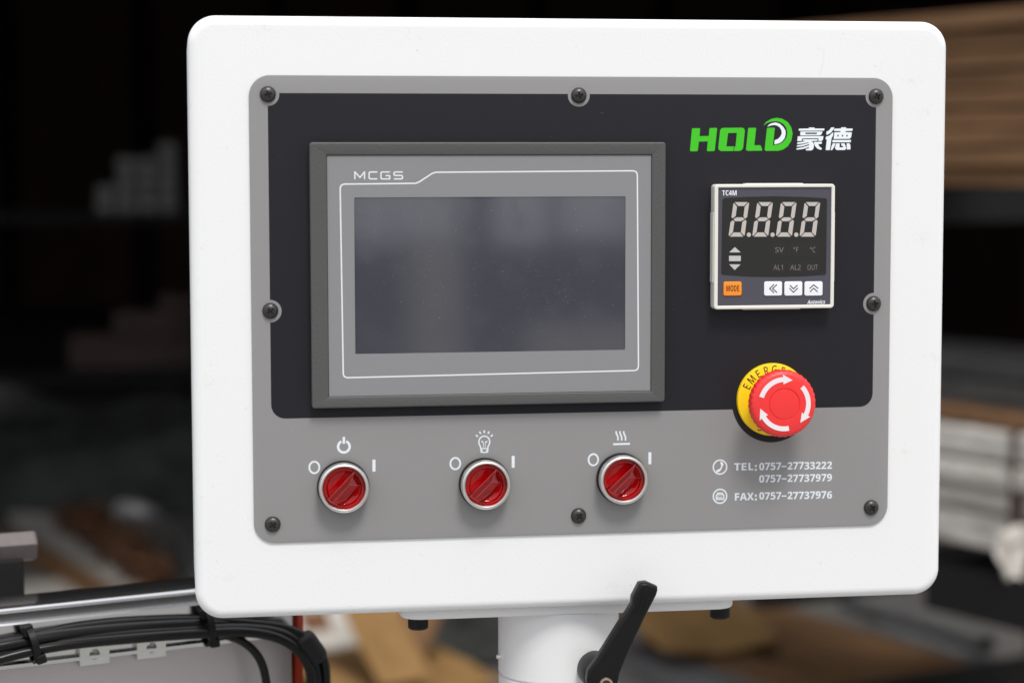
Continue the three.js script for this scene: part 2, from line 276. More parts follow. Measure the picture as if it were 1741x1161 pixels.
{
  const g = g2; g.fillStyle = GREY; g.fillRect(0, 0, 2048, 1442);
  // dark field
  g.fillStyle = BLACK; g.beginPath();
  const x0 = cx2(-180.1), x1 = cx2(180.1), y0 = cy2(124.2), y1 = cy2(-62.1), r = 8.2 * KX;
  g.moveTo(x0, y0); g.lineTo(x1, y0); g.lineTo(x1, y1 - r); g.arc(x1 - r, y1 - r, r, 0, Math.PI / 2); g.lineTo(x0 + r, y1); g.arc(x0 + r, y1 - r, r, Math.PI / 2, Math.PI); g.closePath(); g.fill();
  g.beginPath(); g.arc(cx2(117.7), cy2(-57.6), 24.7 * KX, 0, 7); g.fill();
  g.fillStyle = GREY; for (const [x, y] of [[-180, 123.4], [0, 123.4], [180, 123.4], [-180, 0], [180, 0]]) { g.beginPath(); g.arc(cx2(x), cy2(y), 6.5 * KX, 0, 7); g.fill(); }
  // logo, traced
  const A = (q) => q.map(([x, y]) => [1160 + x / 5.803, 190 + y / 5.803]), B = (q) => q.map(([x, y]) => [1350 + x / 15.827, 200 + y / 15.827]);
  poly(g, A([[104, 163], [172, 161], [179, 168], [173, 240], [264, 238], [270, 167], [277, 160], [340, 158], [347, 166], [324, 378], [316, 388], [252, 390], [245, 382], [254, 292], [166, 295], [157, 380], [150, 389], [86, 391], [78, 383], [97, 170]]), GREEN);
  poly(g, A([[405, 158], [590, 156], [612, 163], [621, 185], [604, 355], [590, 378], [566, 386], [512, 387], [519, 342], [528, 340], [541, 208], [455, 210], [438, 341], [515, 342], [507, 387], [385, 388], [364, 378], [357, 355], [375, 185], [385, 165]]), GREEN);
  poly(g, A([[662, 158], [726, 157], [732, 166], [714, 330], [768, 329], [778, 334], [794, 378], [788, 384], [645, 386], [631, 374], [652, 166]]), GREEN);
  const D = [[815, 374], [838, 166], [846, 158], [910, 156], [917, 164], [898, 330], [950, 322], [995, 300], [1030, 255], [1040, 205], [1028, 155], [1000, 120], [965, 100], [930, 94], [880, 98], [840, 112], [800, 138], [830, 100], [880, 70], [935, 59], [990, 68], [1045, 102], [1080, 155], [1093, 215], [1080, 285], [1045, 340], [1000, 372], [950, 385], [828, 386]];
  poly(g, A(D), GREEN);
  poly(g, A([[840, 148], [858, 127], [885, 112], [925, 105], [965, 117], [1000, 148], [1022, 185], [1025, 215], [1015, 258], [990, 292], [955, 313], [912, 322], [912, 290], [918, 278], [945, 268], [970, 245], [984, 215], [982, 185], [965, 155], [940, 138], [912, 131], [880, 135]]), PRINT);
  const W = PRINT;
  poly(g, B([[140, 295], [405, 290], [412, 262], [556, 262], [575, 290], [832, 292], [822, 350], [135, 355]]), W);
  poly(g, B([[180, 372], [777, 370], [758, 440], [710, 478], [175, 482]]), W); poly(g, B([[322, 406], [630, 406], [618, 440], [316, 440]]), BLACK);
  poly(g, B([[110, 498], [806, 494], [790, 590], [755, 628], [662, 630], [668, 556], [235, 560], [222, 600], [215, 630], [95, 632]]), W);
  poly(g, B([[250, 580], [650, 577], [640, 622], [480, 634], [380, 668], [240, 702], [92, 714], [96, 664], [235, 648], [330, 630], [240, 628]]), W);
  poly(g, B([[86, 744], [240, 722], [400, 680], [425, 712], [240, 772], [84, 786]]), W);
  poly(g, B([[76, 824], [240, 797], [415, 740], [425, 790], [240, 848], [74, 864]]), W);
  poly(g, B([[390, 640], [490, 636], [530, 670], [547, 730], [542, 800], [520, 860], [465, 884], [332, 884], [322, 836], [395, 832], [418, 790], [412, 700]]), W);
  poly(g, B([[545, 650], [764, 648], [755, 706], [662, 712], [690, 770], [766, 830], [735, 868], [640, 836], [575, 766], [548, 700]]), W);
  poly(g, B([[1010, 262], [1097, 258], [1078, 310], [1000, 415], [890, 466], [876, 440], [886, 372], [960, 335]]), W);
  poly(g, B([[868, 512], [960, 482], [1062, 388], [1072, 410], [1062, 480], [1022, 560], [978, 874], [860, 874], [890, 590], [858, 584]]), W);
  poly(g, B([[1090, 295], [1268, 290], [1286, 258], [1408, 258], [1418, 290], [1592, 292], [1582, 358], [1405, 362], [1398, 386], [1570, 390], [1552, 520], [1510, 572], [1074, 574], [1097, 390], [1255, 386], [1266, 362], [1084, 360]]), W);
  for (const x of [1195, 1318, 1437]) poly(g, B([[x - 14, 462], [x + 18, 462], [x + 12, 508], [x - 18, 508]]), BLACK);
  poly(g, B([[1046, 598], [1548, 598], [1538, 664], [1040, 664]]), W);
  poly(g, B([[1050, 690], [1130, 686], [1095, 790], [1040, 870], [1000, 882], [1012, 790]]), W);
  poly(g, B([[1142, 690], [1246, 690], [1236, 796], [1330, 796], [1332, 766], [1290, 760], [1274, 690], [1370, 690], [1402, 760], [1420, 830], [1380, 872], [1170, 874], [1124, 850], [1114, 800]]), W);
  poly(g, B([[1426, 690], [1500, 686], [1532, 740], [1530, 856], [1430, 856]]), W);
  // switch markings (centres in photo pixels)
  const ring = (x, y, rx, ry, lw) => { const [a, b] = pp(x, y); g.lineWidth = lw * KX / 2.87; g.strokeStyle = PRINT; g.beginPath(); g.ellipse(a, b, rx * KX / 2.87, ry * KX / 2.87, 0, 0, 7); g.stroke(); };
  const line = (pts, lw, cap = 'butt') => { g.lineWidth = lw * KX / 2.87; g.strokeStyle = PRINT; g.lineCap = cap; g.lineJoin = 'round'; g.beginPath(); pts.forEach((q, i) => { const [a, b] = pp(...q); i ? g.lineTo(a, b) : g.moveTo(a, b); }); g.stroke(); };
  for (const [x, y] of [[534, 794.5], [774, 788], [1009, 781.5]]) ring(x, y, 8.3, 9.6, 3.1);
  for (const [x, y] of [[635.5, 791.5], [872.5, 785], [1105.2, 779]]) line([[x, y - 10.2], [x, y + 10.2]], 5.2);
  { const [a, b] = pp(584.3, 759.3); g.lineWidth = 4.2 * KX / 2.87; g.beginPath(); g.arc(a, b, 9.6 * KX / 2.87, -Math.PI / 2 + 0.42, Math.PI * 1.5 - 0.42); g.stroke(); line([[584.3, 742.5], [584.3, 754.5]], 4.2); }
  { // bulb
    const q = (x, y) => [740 + x / 5.803, 700 + y / 5.803];
    line([[447, 360], [447, 345], [432, 318], [430, 290], [440, 262], [462, 244], [485, 239], [510, 246], [530, 264], [538, 290], [534, 318], [520, 342], [520, 362]].map((v) => q(...v)), 2.2, 'round');
    line([[447, 362], [520, 362]].map((v) => q(...v)), 1.8); line([[450, 362], [452, 398], [484, 402], [517, 397], [520, 362]].map((v) => q(...v)), 2);
    line([[452, 382], [468, 382]].map((v) => q(...v)), 2.4); line([[500, 382], [516, 382]].map((v) => q(...v)), 2.4);
    line([[476, 350], [474, 300], [462, 288], [456, 294], [464, 302], [474, 300]].map((v) => q(...v)), 1.1); line([[492, 350], [494, 300], [506, 288], [512, 294], [504, 302], [494, 300]].map((v) => q(...v)), 1.1);
    for (const [a, b, c, d] of [[400, 228, 420, 246], [435, 195, 449, 217], [483, 182, 484, 210], [531, 193, 520, 217], [567, 226, 547, 244]]) line([q(a, b), q(c, d)], 2.6);
  }
  { // heat
    const q = (x, y) => [970 + x / 5.803, 700 + y / 5.803];
    for (const dx of [0, 37, 75]) line([[452, 190], [452, 212], [469, 248], [469, 284]].map(([x, y]) => q(x + dx, y)), 2.7);
    line([q(422, 320), q(588, 316)], 3.2);
  }
  // telephone lines
  const txt = (s, xa, xb, y, hgt, font) => { // text fitted between two photo x at a baseline
    const [a, b] = pp(xa, y), [c] = pp(xb, y); g.save(); g.font = `${font} 100px sans-serif`; g.fillStyle = PRINT; g.textBaseline = 'alphabetic';
    const w = g.measureText(s).width, sx = (c - a) / w, sy = hgt * KX / 2.87 / 72; g.translate(a, b); g.scale(sx, sy); g.fillText(s, 0, 0); g.restore();
  };
  const spaced = (s, xa, xb, ya, yb2, hgt) => { for (let i = 0; i < s.length; i++) { const w = (xb - xa) / s.length, x = xa + w * i, c = s[i]; if (c === '-') line([[x + 0.6, ya + (yb2 - ya) * i / s.length - 5.6], [x + w - 0.8, ya + (yb2 - ya) * i / s.length - 5.6]], 2.2); else txt(c, x + 0.3, x + w + 0.2, ya + (yb2 - ya) * i / s.length, hgt, 'bold'); } };
  txt('TEL', 1248.3, 1282, 800, 13, 'bold'); txt('FAX', 1248.3, 1282, 850.7, 13, 'bold');
  for (const y of [800, 850.5]) for (const dy of [-1.5, -8]) { const [a, b] = pp(1285.6, y + dy); g.fillStyle = PRINT; g.fillRect(a - 3.2, b - 3.2, 6.4, 6.4); }
  spaced('0757-27733222', 1290.6, 1415.5, 799.2, 797, 12.8); spaced('0757-27737979', 1290.6, 1415.5, 820.3, 818, 12.8); spaced('0757-27737976', 1290.6, 1415.5, 849.5, 847.3, 12.8);
  ring(1224.6, 794, 11.8, 12, 2.4); ring(1224.6, 843.6, 11.8, 12, 2.4);
  { const q = (x, y) => [1200 + x / 7.57, 770 + y / 7.57];
    line([[160, 232], [190, 212], [208, 180], [212, 140]].map((v) => q(...v)), 2.6, 'round'); line([q(152, 234), q(178, 222)], 4.2, 'round'); line([q(205, 128), q(216, 152)], 4.2, 'round');
    line([[138, 596], [138, 545], [150, 535], [225, 535], [236, 545], [236, 596], [138, 598]].map((v) => q(...v)), 2, 'round'); line([[152, 535], [156, 514], [218, 514], [222, 535]].map((v) => q(...v)), 1.8); line([q(158, 560), q(158, 588)], 2.4); for (const x of [180, 196, 212]) line([q(x, 558), q(x, 590)], 1); line([q(172, 574), q(220, 574)], 0.8); }
  // specks of dust and tiny chips
  for (let i = 0; i < 150; i++) { g.fillStyle = `rgba(205,200,195,${rnd(0.08, 0.4)})`; g.beginPath(); g.arc(rnd(0, 2048), rnd(0, 1442), rnd(0.5, 1.5), 0, 7); g.fill(); }
  for (let i = 0; i < 14; i++) { const x = rnd(0, 2048), y = rnd(0, 1442), a = rnd(0, 6.3), l = rnd(3, 12); g.strokeStyle = `rgba(210,205,200,${rnd(0.15, 0.4)})`; g.lineWidth = 1.2; g.beginPath(); g.moveTo(x, y); g.lineTo(x + l * Math.cos(a), y + l * Math.sin(a)); g.stroke(); }
}
M.plate = std({ map: ctex(pc), roughness: 0.5, specularIntensity: 0.45, bumpMap: null });
const plate = part('face_plate', uvRect(mm(rslab(PX0, PX1, PY0, PY1, 12, -1.3, 0, 0.25, 2, 12)), PX0 * S, PX1 * S, PY0 * S, PY1 * S), M.plate, box);
M.plate.bumpMap = rep(fine, 10); M.plate.bumpScale = 0.00004;

// screws: pan heads with a cross recess
{
  const ev = new Evaluator(); ev.useGroups = false; ev.attributes = ['position', 'normal'];
  const dome = lathe([[0.01, -0.4], [4.5, -0.4], [4.62, 0.0], [4.5, 0.7], [4.0, 1.5], [3.1, 2.2], [1.8, 2.65], [0.01, 2.8]], 40);
  const cut = (w) => new THREE.BoxGeometry(w, 0.95, 2.4).translate(0, 0, 2.4);
  let b = new Brush(mergeVertices(dome)); const c1 = new Brush(cut(4.3)), c2 = new Brush(cut(4.3).rotateZ(Math.PI / 2));
  [b, c1, c2].forEach((o) => o.updateMatrixWorld());
  b = ev.evaluate(b, c1, SUBTRACTION); b = ev.evaluate(b, c2, SUBTRACTION);
  const sg = mm(crease(b.geometry, 0.5));
  const spots = [[-180, 123.5, 0.35], [0, 123.4, 0.25], [180, 123.4, 0.5], [-180, 0.2, 0.7], [180, 0, 0.15], [-180, -123.4, 0.6], [0, -123.4, 0.85], [180, -123.4, 0.55]];
  for (const [x, y, a] of spots) { const m = part('screw', sg, M.blackScrew, plate); m.position.set(x * S, y * S, 0.00005); m.rotation.z = a; }
}

// touch screen -------------------------------------------------------
{
  const hmi = group('touch_screen', box);
  const fr = (b) => { const s = rrect(-157 + b, 50.6 - b, -56 + b, 96.3 - b, Math.max(0.2, 1.8 - b)); s.holes.push(rrect(-147.3 - b, 42.2 + b, -49.4 - b, 88.9 + b, 0.3, new THREE.Path())); return s; };
  part('bezel_frame', uvm(mm(slab(fr, 0, 6.2, 0.8, 3, 6))), M.greyPlastic, hmi);
  // printed film with a window
  const X0 = -147.1, X1 = 42.0, Y0 = -49.2, Y1 = 88.7;
  const [c, g] = canvas(1536, 1120); const f = (x, y) => { const q = ph(x, y, 5); return [(q[0] - X0) / (X1 - X0) * 1536, (Y1 - q[1]) / (Y1 - Y0) * 1120]; };
  g.fillStyle = 'rgb(134,134,136)'; g.fillRect(0, 0, 1536, 1120);
  const K = 1536 / (X1 - X0); g.strokeStyle = 'rgb(226,230,232)'; g.lineJoin = 'round'; g.lineCap = 'butt';
  const pl = (pts, w) => { g.lineWidth = w; g.beginPath(); pts.forEach((q, i) => { const [a, b] = f(...q); i ? g.lineTo(a, b) : g.moveTo(a, b); }); g.stroke(); };
  pl([[578, 320], [579.5, 315], [584.5, 313], [706, 311.6], [712, 309.5], [735, 294.5], [741, 292.8], [1077, 290.3], [1082, 292.2], [1083.7, 297], [1085.6, 622], [1084.2, 627.5], [1079.5, 629.8], [590, 642], [585.2, 640.3], [583.2, 636], [577.9, 318]], 0.78 * K);
  const q = (x, y) => [500 + x / 5.803, 220 + y / 5.803];
  for (const s of [[[597, 492], [597, 418], [648, 474], [693, 418], [693, 492]], [[820, 420], [748, 420], [738, 428], [738, 480], [748, 488], [820, 488]], [[945, 420], [864, 420], [855, 428], [855, 480], [864, 488], [942, 488], [942, 456], [900, 456]], [[1070, 420], [992, 420], [984, 427], [984, 447], [992, 454], [1060, 454], [1068, 461], [1068, 481], [1060, 488], [982, 488]]]) pl(s.map((v) => q(...v)), 0.72 * K);
  for (let i = 0; i < 60; i++) { g.fillStyle = `rgba(${i % 2 ? '190,190,190' : '110,110,110'},${rnd(0.1, 0.35)})`; g.beginPath(); g.arc(rnd(0, 1536), rnd(0, 1120), rnd(0.6, 1.8), 0, 7); g.fill(); }
  const film = (b) => { const s = rrect(X0 + b, X1 - b, Y0 + b, Y1 - b, 0.3); s.holes.push(rrect(-131.8, 26.8, -25, 64.9, 0.6, new THREE.Path())); return s; };
  part('printed_film', uvRect(mm(slab(film, 4.6, 5.3, 0)), X0 * S, X1 * S, Y0 * S, Y1 * S), std({ map: ctex(c), roughness: 0.45, specularIntensity: 0.6 }), hmi);
  // display: dull resistive glass, with rubbed marks and fine scratches
  const [dc, dg] = canvas(1024, 580), [rc, rg] = canvas(1024, 580);
  dg.fillStyle = 'rgb(69,70,79)'; dg.fillRect(0, 0, 1024, 580); rg.fillStyle = 'rgb(0,15,0)'; rg.fillRect(0, 0, 1024, 580);
  for (let i = 0; i < 420; i++) {
    const cl = i % 6, cx0 = [190, 330, 560, 640, 740, 800][cl], cy0 = [250, 330, 250, 420, 300, 380][cl];
    const x = i < 300 ? cx0 + rnd(-120, 120) : rnd(0, 1024), y = i < 300 ? cy0 + rnd(-90, 120) : rnd(0, 580), a = rnd(-0.9, 0.6), l = rnd(2, 16);
    dg.strokeStyle = `rgba(150,150,155,${rnd(0.08, 0.42)})`; dg.lineWidth = rnd(0.6, 1.3); dg.beginPath(); dg.moveTo(x, y); dg.quadraticCurveTo(x + l * 0.5, y + rnd(-3, 3), x + l * Math.cos(a), y + l * Math.sin(a)); dg.stroke();
  }
  for (let i = 0; i < 90; i++) { dg.fillStyle = `rgba(185,182,178,${rnd(0.2, 0.7)})`; dg.beginPath(); dg.arc(rnd(0, 1024), rnd(0, 580), rnd(0.6, 1.7), 0, 7); dg.fill(); }
  for (let i = 0; i < 60; i++) { const x = rnd(0, 1024), y = rnd(0, 580), r = rnd(20, 70), gr = rg.createRadialGradient(x, y, 0, x, y, r); const v = Math.round(rnd(16, 34)); gr.addColorStop(0, `rgba(0,${v},0,0.5)`); gr.addColorStop(1, `rgba(0,${v},0,0)`); rg.fillStyle = gr; rg.fillRect(0, 0, 1024, 580); }
  const ds = uvRect(mm(new THREE.PlaneGeometry(160, 91.4).translate(-52.5, 20, 4.75)), -132.5 * S, 27.5 * S, -25.7 * S, 65.7 * S);
  const dsb = uvRect(mm(new THREE.BoxGeometry(160, 91.4, 1.2).translate(-52.5, 20, 4.15)), -132.5 * S, 27.5 * S, -25.7 * S, 65.7 * S);
  ds.dispose();
  part('display', dsb, std({ map: ctex(dc), roughness: 1, roughnessMap: ctex(rc, false), ior: 2.33, specularIntensity: 1 }), hmi);
  part('back_body', mm(new THREE.BoxGeometry(190, 138, 4.2).translate(-52.5, 19.8, 1.2)), M.blackPlastic, hmi);
}

// temperature controller ---------------------------------------------
{
  const tc = group('temperature_controller', box); const cx = 115.9, cy = 35.0; tc.position.set(cx * S, cy * S, 0);
  const ring = (b) => { const s = rrect(-36.6 + b, 36.6 - b, -36.7 + b, 36.7 - b, 1.6); s.holes.push(rrect(-34.3 - b, 34.5 + b, -34.6 - b, 34.7 + b, 0.8, new THREE.Path())); return s; };
  part('case_rim', mm(slab(ring, 0, 9, 0.5, 3, 6)), M.ivory, tc);
  for (const [x, y, w, h] of [[0, 36.75, 35, 0.9], [-1, -36.75, 35, 0.9], [-36.7, -0.5, 0.9, 41], [36.7, -0.5, 0.9, 41]]) part('side_clip', mm(new RoundedBoxGeometry(w, h, 6.6, 2, 0.25).translate(x, y, 4.2)), M.ivory, tc);
  // printed front
  const N = 1024, k = N / 69.2, [c, g] = canvas(N, N); const fx = (x) => (x + 34.5) * k, fy = (y) => (34.7 - y) * k;
  const tp = (x, y) => { const q = ph(x, y, 8.5); return [fx(q[0] - cx), fy(q[1] - cy)]; };
  g.fillStyle = 'rgb(72,70,80)'; g.fillRect(0, 0, N, N);
  for (let i = 0; i < 9000; i++) { g.fillStyle = `rgba(${i % 2 ? '120,118,128' : '40,38,44'},0.18)`; g.fillRect(rnd(0, N), rnd(0, N), 2, 2); }
  const z7 = (x, y) => tp(1200 + x / 7.254, 300 + y / 7.254), z8 = (x, y) => tp(1200 + x / 7.254, 410 + y / 7.254);
  const txt = (gg, s, p0, p1, hgt, col, font = 'bold', skew = 0) => { gg.save(); gg.font = `${font} 100px sans-serif`; gg.fillStyle = col; const w = gg.measureText(s).width; gg.translate(p0[0], p0[1]); gg.transform(1, 0, -skew, 1, 0, 0); gg.scale((p1[0] - p0[0]) / w, hgt / 72); gg.fillText(s, 0, 0); gg.restore(); };
  txt(g, 'TC4M', z7(207, 234), z7(392, 234), 8.4 * k / 2.87, 'rgb(232,232,236)');
  txt(g, 'Autonics', z8(1256, 774), z8(1474, 774), 6.6 * k / 2.87, 'rgb(232,232,236)', 'bold italic', 0.1);
  part('front_plate', uvRect(mm(rslab(-34.5, 34.7, -34.8, 34.9, 0.9, 6.6, 8.1, 0.2, 1, 6)), -34.5 * S, 34.7 * S, -34.5 * S, 34.7 * S), std({ map: ctex(c), roughness: 0.55 }), tc);
  // dark window with barely visible legends
  const z7m = (x, y) => { const q = ph(1200 + x / 7.254, 300 + y / 7.254, 8.5); return [q[0] - cx, q[1] - cy]; }, z8m = (x, y) => { const q = ph(1200 + x / 7.254, 410 + y / 7.254, 8.5); return [q[0] - cx, q[1] - cy]; };
  const wpts = [z7m(212, 285), z7m(232, 266), z7m(500, 252), z7m(850, 245), z7m(1200, 253), z7m(1480, 268), z7m(1500, 285), z8m(1488, 395), z8m(1472, 410), z8m(1150, 430), z8m(830, 437), z8m(500, 430), z8m(215, 410), z8m(197, 395)];
  const ws = new THREE.Shape(); wpts.forEach(([x, y], i) => i ? ws.lineTo(x, y) : ws.moveTo(x, y)); ws.closePath();
  const [wc, wg] = canvas(N, N); wg.fillStyle = 'rgb(32,31,30)'; wg.fillRect(0, 0, N, N);
  for (let i = 0; i < 14000; i++) { wg.fillStyle = `rgba(${i % 2 ? '66,63,60' : '18,17,16'},0.3)`; wg.fillRect(rnd(0, N), rnd(0, N), 2.2, 2.2); }
  const leg = 'rgb(124,114,105)', bxs = 'rgb(60,54,50)';
  for (const [s, xa, xb, y, b0, b1, t0, t1] of [['SV', 855, 965, 138, 840, 985, 44, 158], ['°F', 1080, 1150, 136, 1038, 1190, 44, 158], ['°C', 1285, 1362, 136, 1245, 1398, 44, 158], ['AL1', 838, 970, 354, 822, 968, 260, 370], ['AL2', 1046, 1180, 354, 1036, 1184, 260, 370], ['OUT', 1255, 1386, 354, 1240, 1390, 260, 370]]) {
    txt(wg, s, z8(xa, y), z8(xb, y), 8.6 * k / 2.87, leg, '');
    const a = z8(b0, t0), b = z8(b1, t1); wg.strokeStyle = bxs; wg.lineWidth = 2; wg.strokeRect(a[0], a[1], b[0] - a[0], b[1] - a[1]);
  }
  const wgeo = new THREE.ExtrudeGeometry(ws, { depth: 0.3, bevelEnabled: false }).translate(0, 0, 8.11);
  part('display_window', uvRect(mm(wgeo), -34.5 * S, 34.7 * S, -34.5 * S, 34.7 * S), std({ map: ctex(wc), roughness: 0.42 }), tc);
  // seven-segment digits, unlit
  const seg = [[[360, 316], [522, 316], [476, 364], [402, 364]], [[344, 334], [352, 328], [388, 372], [372, 488], [334, 516], [320, 500]], [[538, 330], [530, 322], [484, 372], [468, 490], [486, 522], [514, 500]], [[346, 526], [384, 504], [460, 504], [482, 528], [438, 552], [364, 552]], [[338, 540], [356, 556], [338, 686], [294, 734], [286, 722], [308, 562]], [[492, 534], [506, 552], [484, 720], [476, 730], [436, 686], [454, 560]], [[302, 742], [348, 690], [428, 690], [466, 742]]];
  const litG = std({ color: lin(0.50, 0.455, 0.425), roughness: 0.6 });
  const shp = (pts, map, depth = 0.12) => { const s = new THREE.Shape(); pts.forEach((v, i) => { const [x, y] = map(...v); i ? s.lineTo(x, y) : s.moveTo(x, y); }); s.closePath(); return new THREE.ExtrudeGeometry(s, { depth, bevelEnabled: false }).translate(0, 0, 8.4); };
  for (let d = 0; d < 4; d++) {
    const gs = seg.map((s) => shp(s.map(([x, y]) => [x + d * 292.5, y]), z7m));
    if (d < 3) { const [x, y] = z7m(535 + d * 292.5, 718), q = new THREE.Shape(); q.absarc(x, y, 1.3, 0, Math.PI * 2); gs.push(new THREE.ExtrudeGeometry(q, { depth: 0.12, bevelEnabled: false, curveSegments: 16 }).translate(0, 0, 8.4)); }
    part('digit', mm(mergeGeometries(gs)), litG, tc);
  }
  const litW = std({ color: lin(0.50, 0.49, 0.48), roughness: 0.6 });
  part('arrow_indicator', mm(shp([[362, 72], [434, 138], [292, 138]], z8m)), litW, tc);
  part('bar_indicator', mm(shp([[290, 180], [436, 180], [434, 246], [290, 246]], z8m)), litW, tc);
  part('arrow_indicator', mm(shp([[292, 286], [432, 286], [360, 356]], z8m)), litW, tc);
  // keys
  const key = (x0, x1, y0, y1, col, draw) => {
    const [a, b] = z8m(x0, y1), [c2, d2] = z8m(x1, y0); const n = 256, hN = Math.round(n * (d2 - b) / (c2 - a)), [kc, kg] = canvas(n, hN);
    kg.fillStyle = col; kg.fillRect(0, 0, n, hN); draw(kg, n, hN);
    part('key_button', uvRect(mm(rslab(a, c2, b, d2, 1.2, 8.0, 8.75, 0.35, 3, 6)), a * S, c2 * S, b * S, d2 * S), std({ map: ctex(kc), roughness: 0.5 }), tc);
  };
  key(220, 446, 497, 674, 'rgb(245,142,32)', (kg, n, h) => txt(kg, 'MODE', [34, h * 0.69], [n - 32, h * 0.69], h * 0.42, 'rgb(48,22,8)', 'bold'));
  const chev = (pts) => (kg, n, h) => { kg.strokeStyle = 'rgb(28,30,32)'; kg.lineWidth = n * 0.055; kg.lineJoin = 'round'; for (const p of pts) { kg.beginPath(); p.forEach(([x, y], i) => i ? kg.lineTo(x * n, y * h) : kg.moveTo(x * n, y * h)); kg.stroke(); } };
  key(722, 946, 495, 674, 'rgb(236,238,242)', chev([[[0.55, 0.2], [0.3, 0.5], [0.55, 0.8]], [[0.71, 0.22], [0.46, 0.5], [0.71, 0.78]]]));
  key(972, 1196, 495, 674, 'rgb(236,238,242)', chev([[[0.3, 0.26], [0.5, 0.52], [0.72, 0.26]], [[0.27, 0.46], [0.5, 0.76], [0.75, 0.46]]]));
  key(1220, 1446, 495, 674, 'rgb(236,238,242)', chev([[[0.27, 0.5], [0.5, 0.24], [0.75, 0.5]], [[0.3, 0.73], [0.5, 0.47], [0.72, 0.73]]]));
}

// emergency stop -----------------------------------------------------
{
  const es = group('emergency_stop', box); es.position.set(117.4 * S, -56.4 * S, 0);
  const N = 512, [c, g] = canvas(N, N), k = N / 46; g.fillStyle = 'rgb(252,210,10)'; g.fillRect(0, 0, N, N); g.fillStyle = 'rgb(42,34,8)'; g.font = `${4.6 * k / 0.72}px sans-serif`; g.textAlign = 'center'; g.textBaseline = 'middle';
  const arc = (s, mid, step, r, flip) => { for (let i = 0; i < s.length; i++) { const a = (mid + (i - (s.length - 1) / 2) * (flip ? step : -step)) * Math.PI / 180; g.save(); g.translate(N / 2 + r * k * Math.cos(a), N / 2 - r * k * Math.sin(a)); g.rotate(flip ? -a - Math.PI / 2 : -a + Math.PI / 2); g.scale(0.85, 1); g.fillText(s[i], 0, 0); g.lineWidth = 1.6; g.strokeStyle = g.fillStyle; g.strokeText(s[i], 0, 0); g.restore(); } };
  arc('EMERGENCY', 88, 16.4, 18, false); arc('STOP', 270, 16.4, 18, true);
  const coll = lathe([[14.0, 0.02], [21.7, 0.02], [21.8, 1.6], [21.4, 2.4], [19.5, 3.0], [15.0, 3.3], [14.0, 3.3]], 72);
  part('yellow_collar', uvRect(mm(coll), -23 * S, 23 * S, -23 * S, 23 * S), std({ map: ctex(c), roughness: 0.42 }), es);
  part('neck', mm(lathe([[0.01, 0.1], [14.6, 0.1], [14.6, 9.5], [13.8, 10.5], [0.01, 10.5]], 56)), M.yellowNeck, es);
  // mushroom head with a scalloped rim
  const R = 19.9, prof = [[9, 10.4], [12, 11.5], [16.2, 14.5], [18.6, 17.5], [R, 19.6], [R, 23.6], [19.4, 25.2], [18.3, 26.2], [16.9, 26.7], [12, 27.1], [9.5, 27.15], [9.3, 26.75], [8.95, 26.7], [8.7, 27.1], [6, 27.35], [0.01, 27.5]];
  const hg = new THREE.LatheGeometry(prof.map(([r, z]) => new THREE.Vector2(r, z)), 240); hg.rotateX(Math.PI / 2);
  const p = hg.attributes.position;
  for (let i = 0; i < p.count; i++) { const x = p.getX(i), y = p.getY(i), z = p.getZ(i), r = Math.hypot(x, y); if (r > 18 && z < 25.5) { const t = Math.atan2(y, x), w = (r - 18) / 2, s = 1 - 0.02 * w * Math.pow(0.5 + 0.5 * Math.cos(t * 36), 2); p.setX(i, x * s); p.setY(i, y * s); } }
  hg.computeVertexNormals();
  const head = part('red_head', uvm(mm(crease(hg, 0.7))), M.red, es);
  for (const a0 of [163, 43, -79]) { // curved arrows, clockwise
    const pts = [], rm = 14.5, hw = 1.4, rad = (d) => d * Math.PI / 180, end = a0 - 70, tip = a0 - 92;
    for (let i = 0; i <= 14; i++) { const a = rad(a0 - 70 * i / 14); pts.push([(rm + hw) * Math.cos(a), (rm + hw) * Math.sin(a)]); }
    pts.push([(rm + 3.0) * Math.cos(rad(end + 1)), (rm + 3.0) * Math.sin(rad(end + 1))], [(rm + 0.3) * Math.cos(rad(tip)), (rm + 0.3) * Math.sin(rad(tip))], [(rm - 2.8) * Math.cos(rad(end + 1)), (rm - 2.8) * Math.sin(rad(end + 1))]);
    for (let i = 14; i >= 0; i--) { const a = rad(a0 - 70 * i / 14); pts.push([(rm - hw) * Math.cos(a), (rm - hw) * Math.sin(a)]); }
    const s = new THREE.Shape(); pts.forEach(([x, y], i) => i ? s.lineTo(x, y) : s.moveTo(x, y)); s.closePath();
    part('arrow_mark', mm(new THREE.ExtrudeGeometry(s, { depth: 0.5, bevelEnabled: false }).translate(0, 0, 26.66)), M.arrowWhite, es);
  }
}

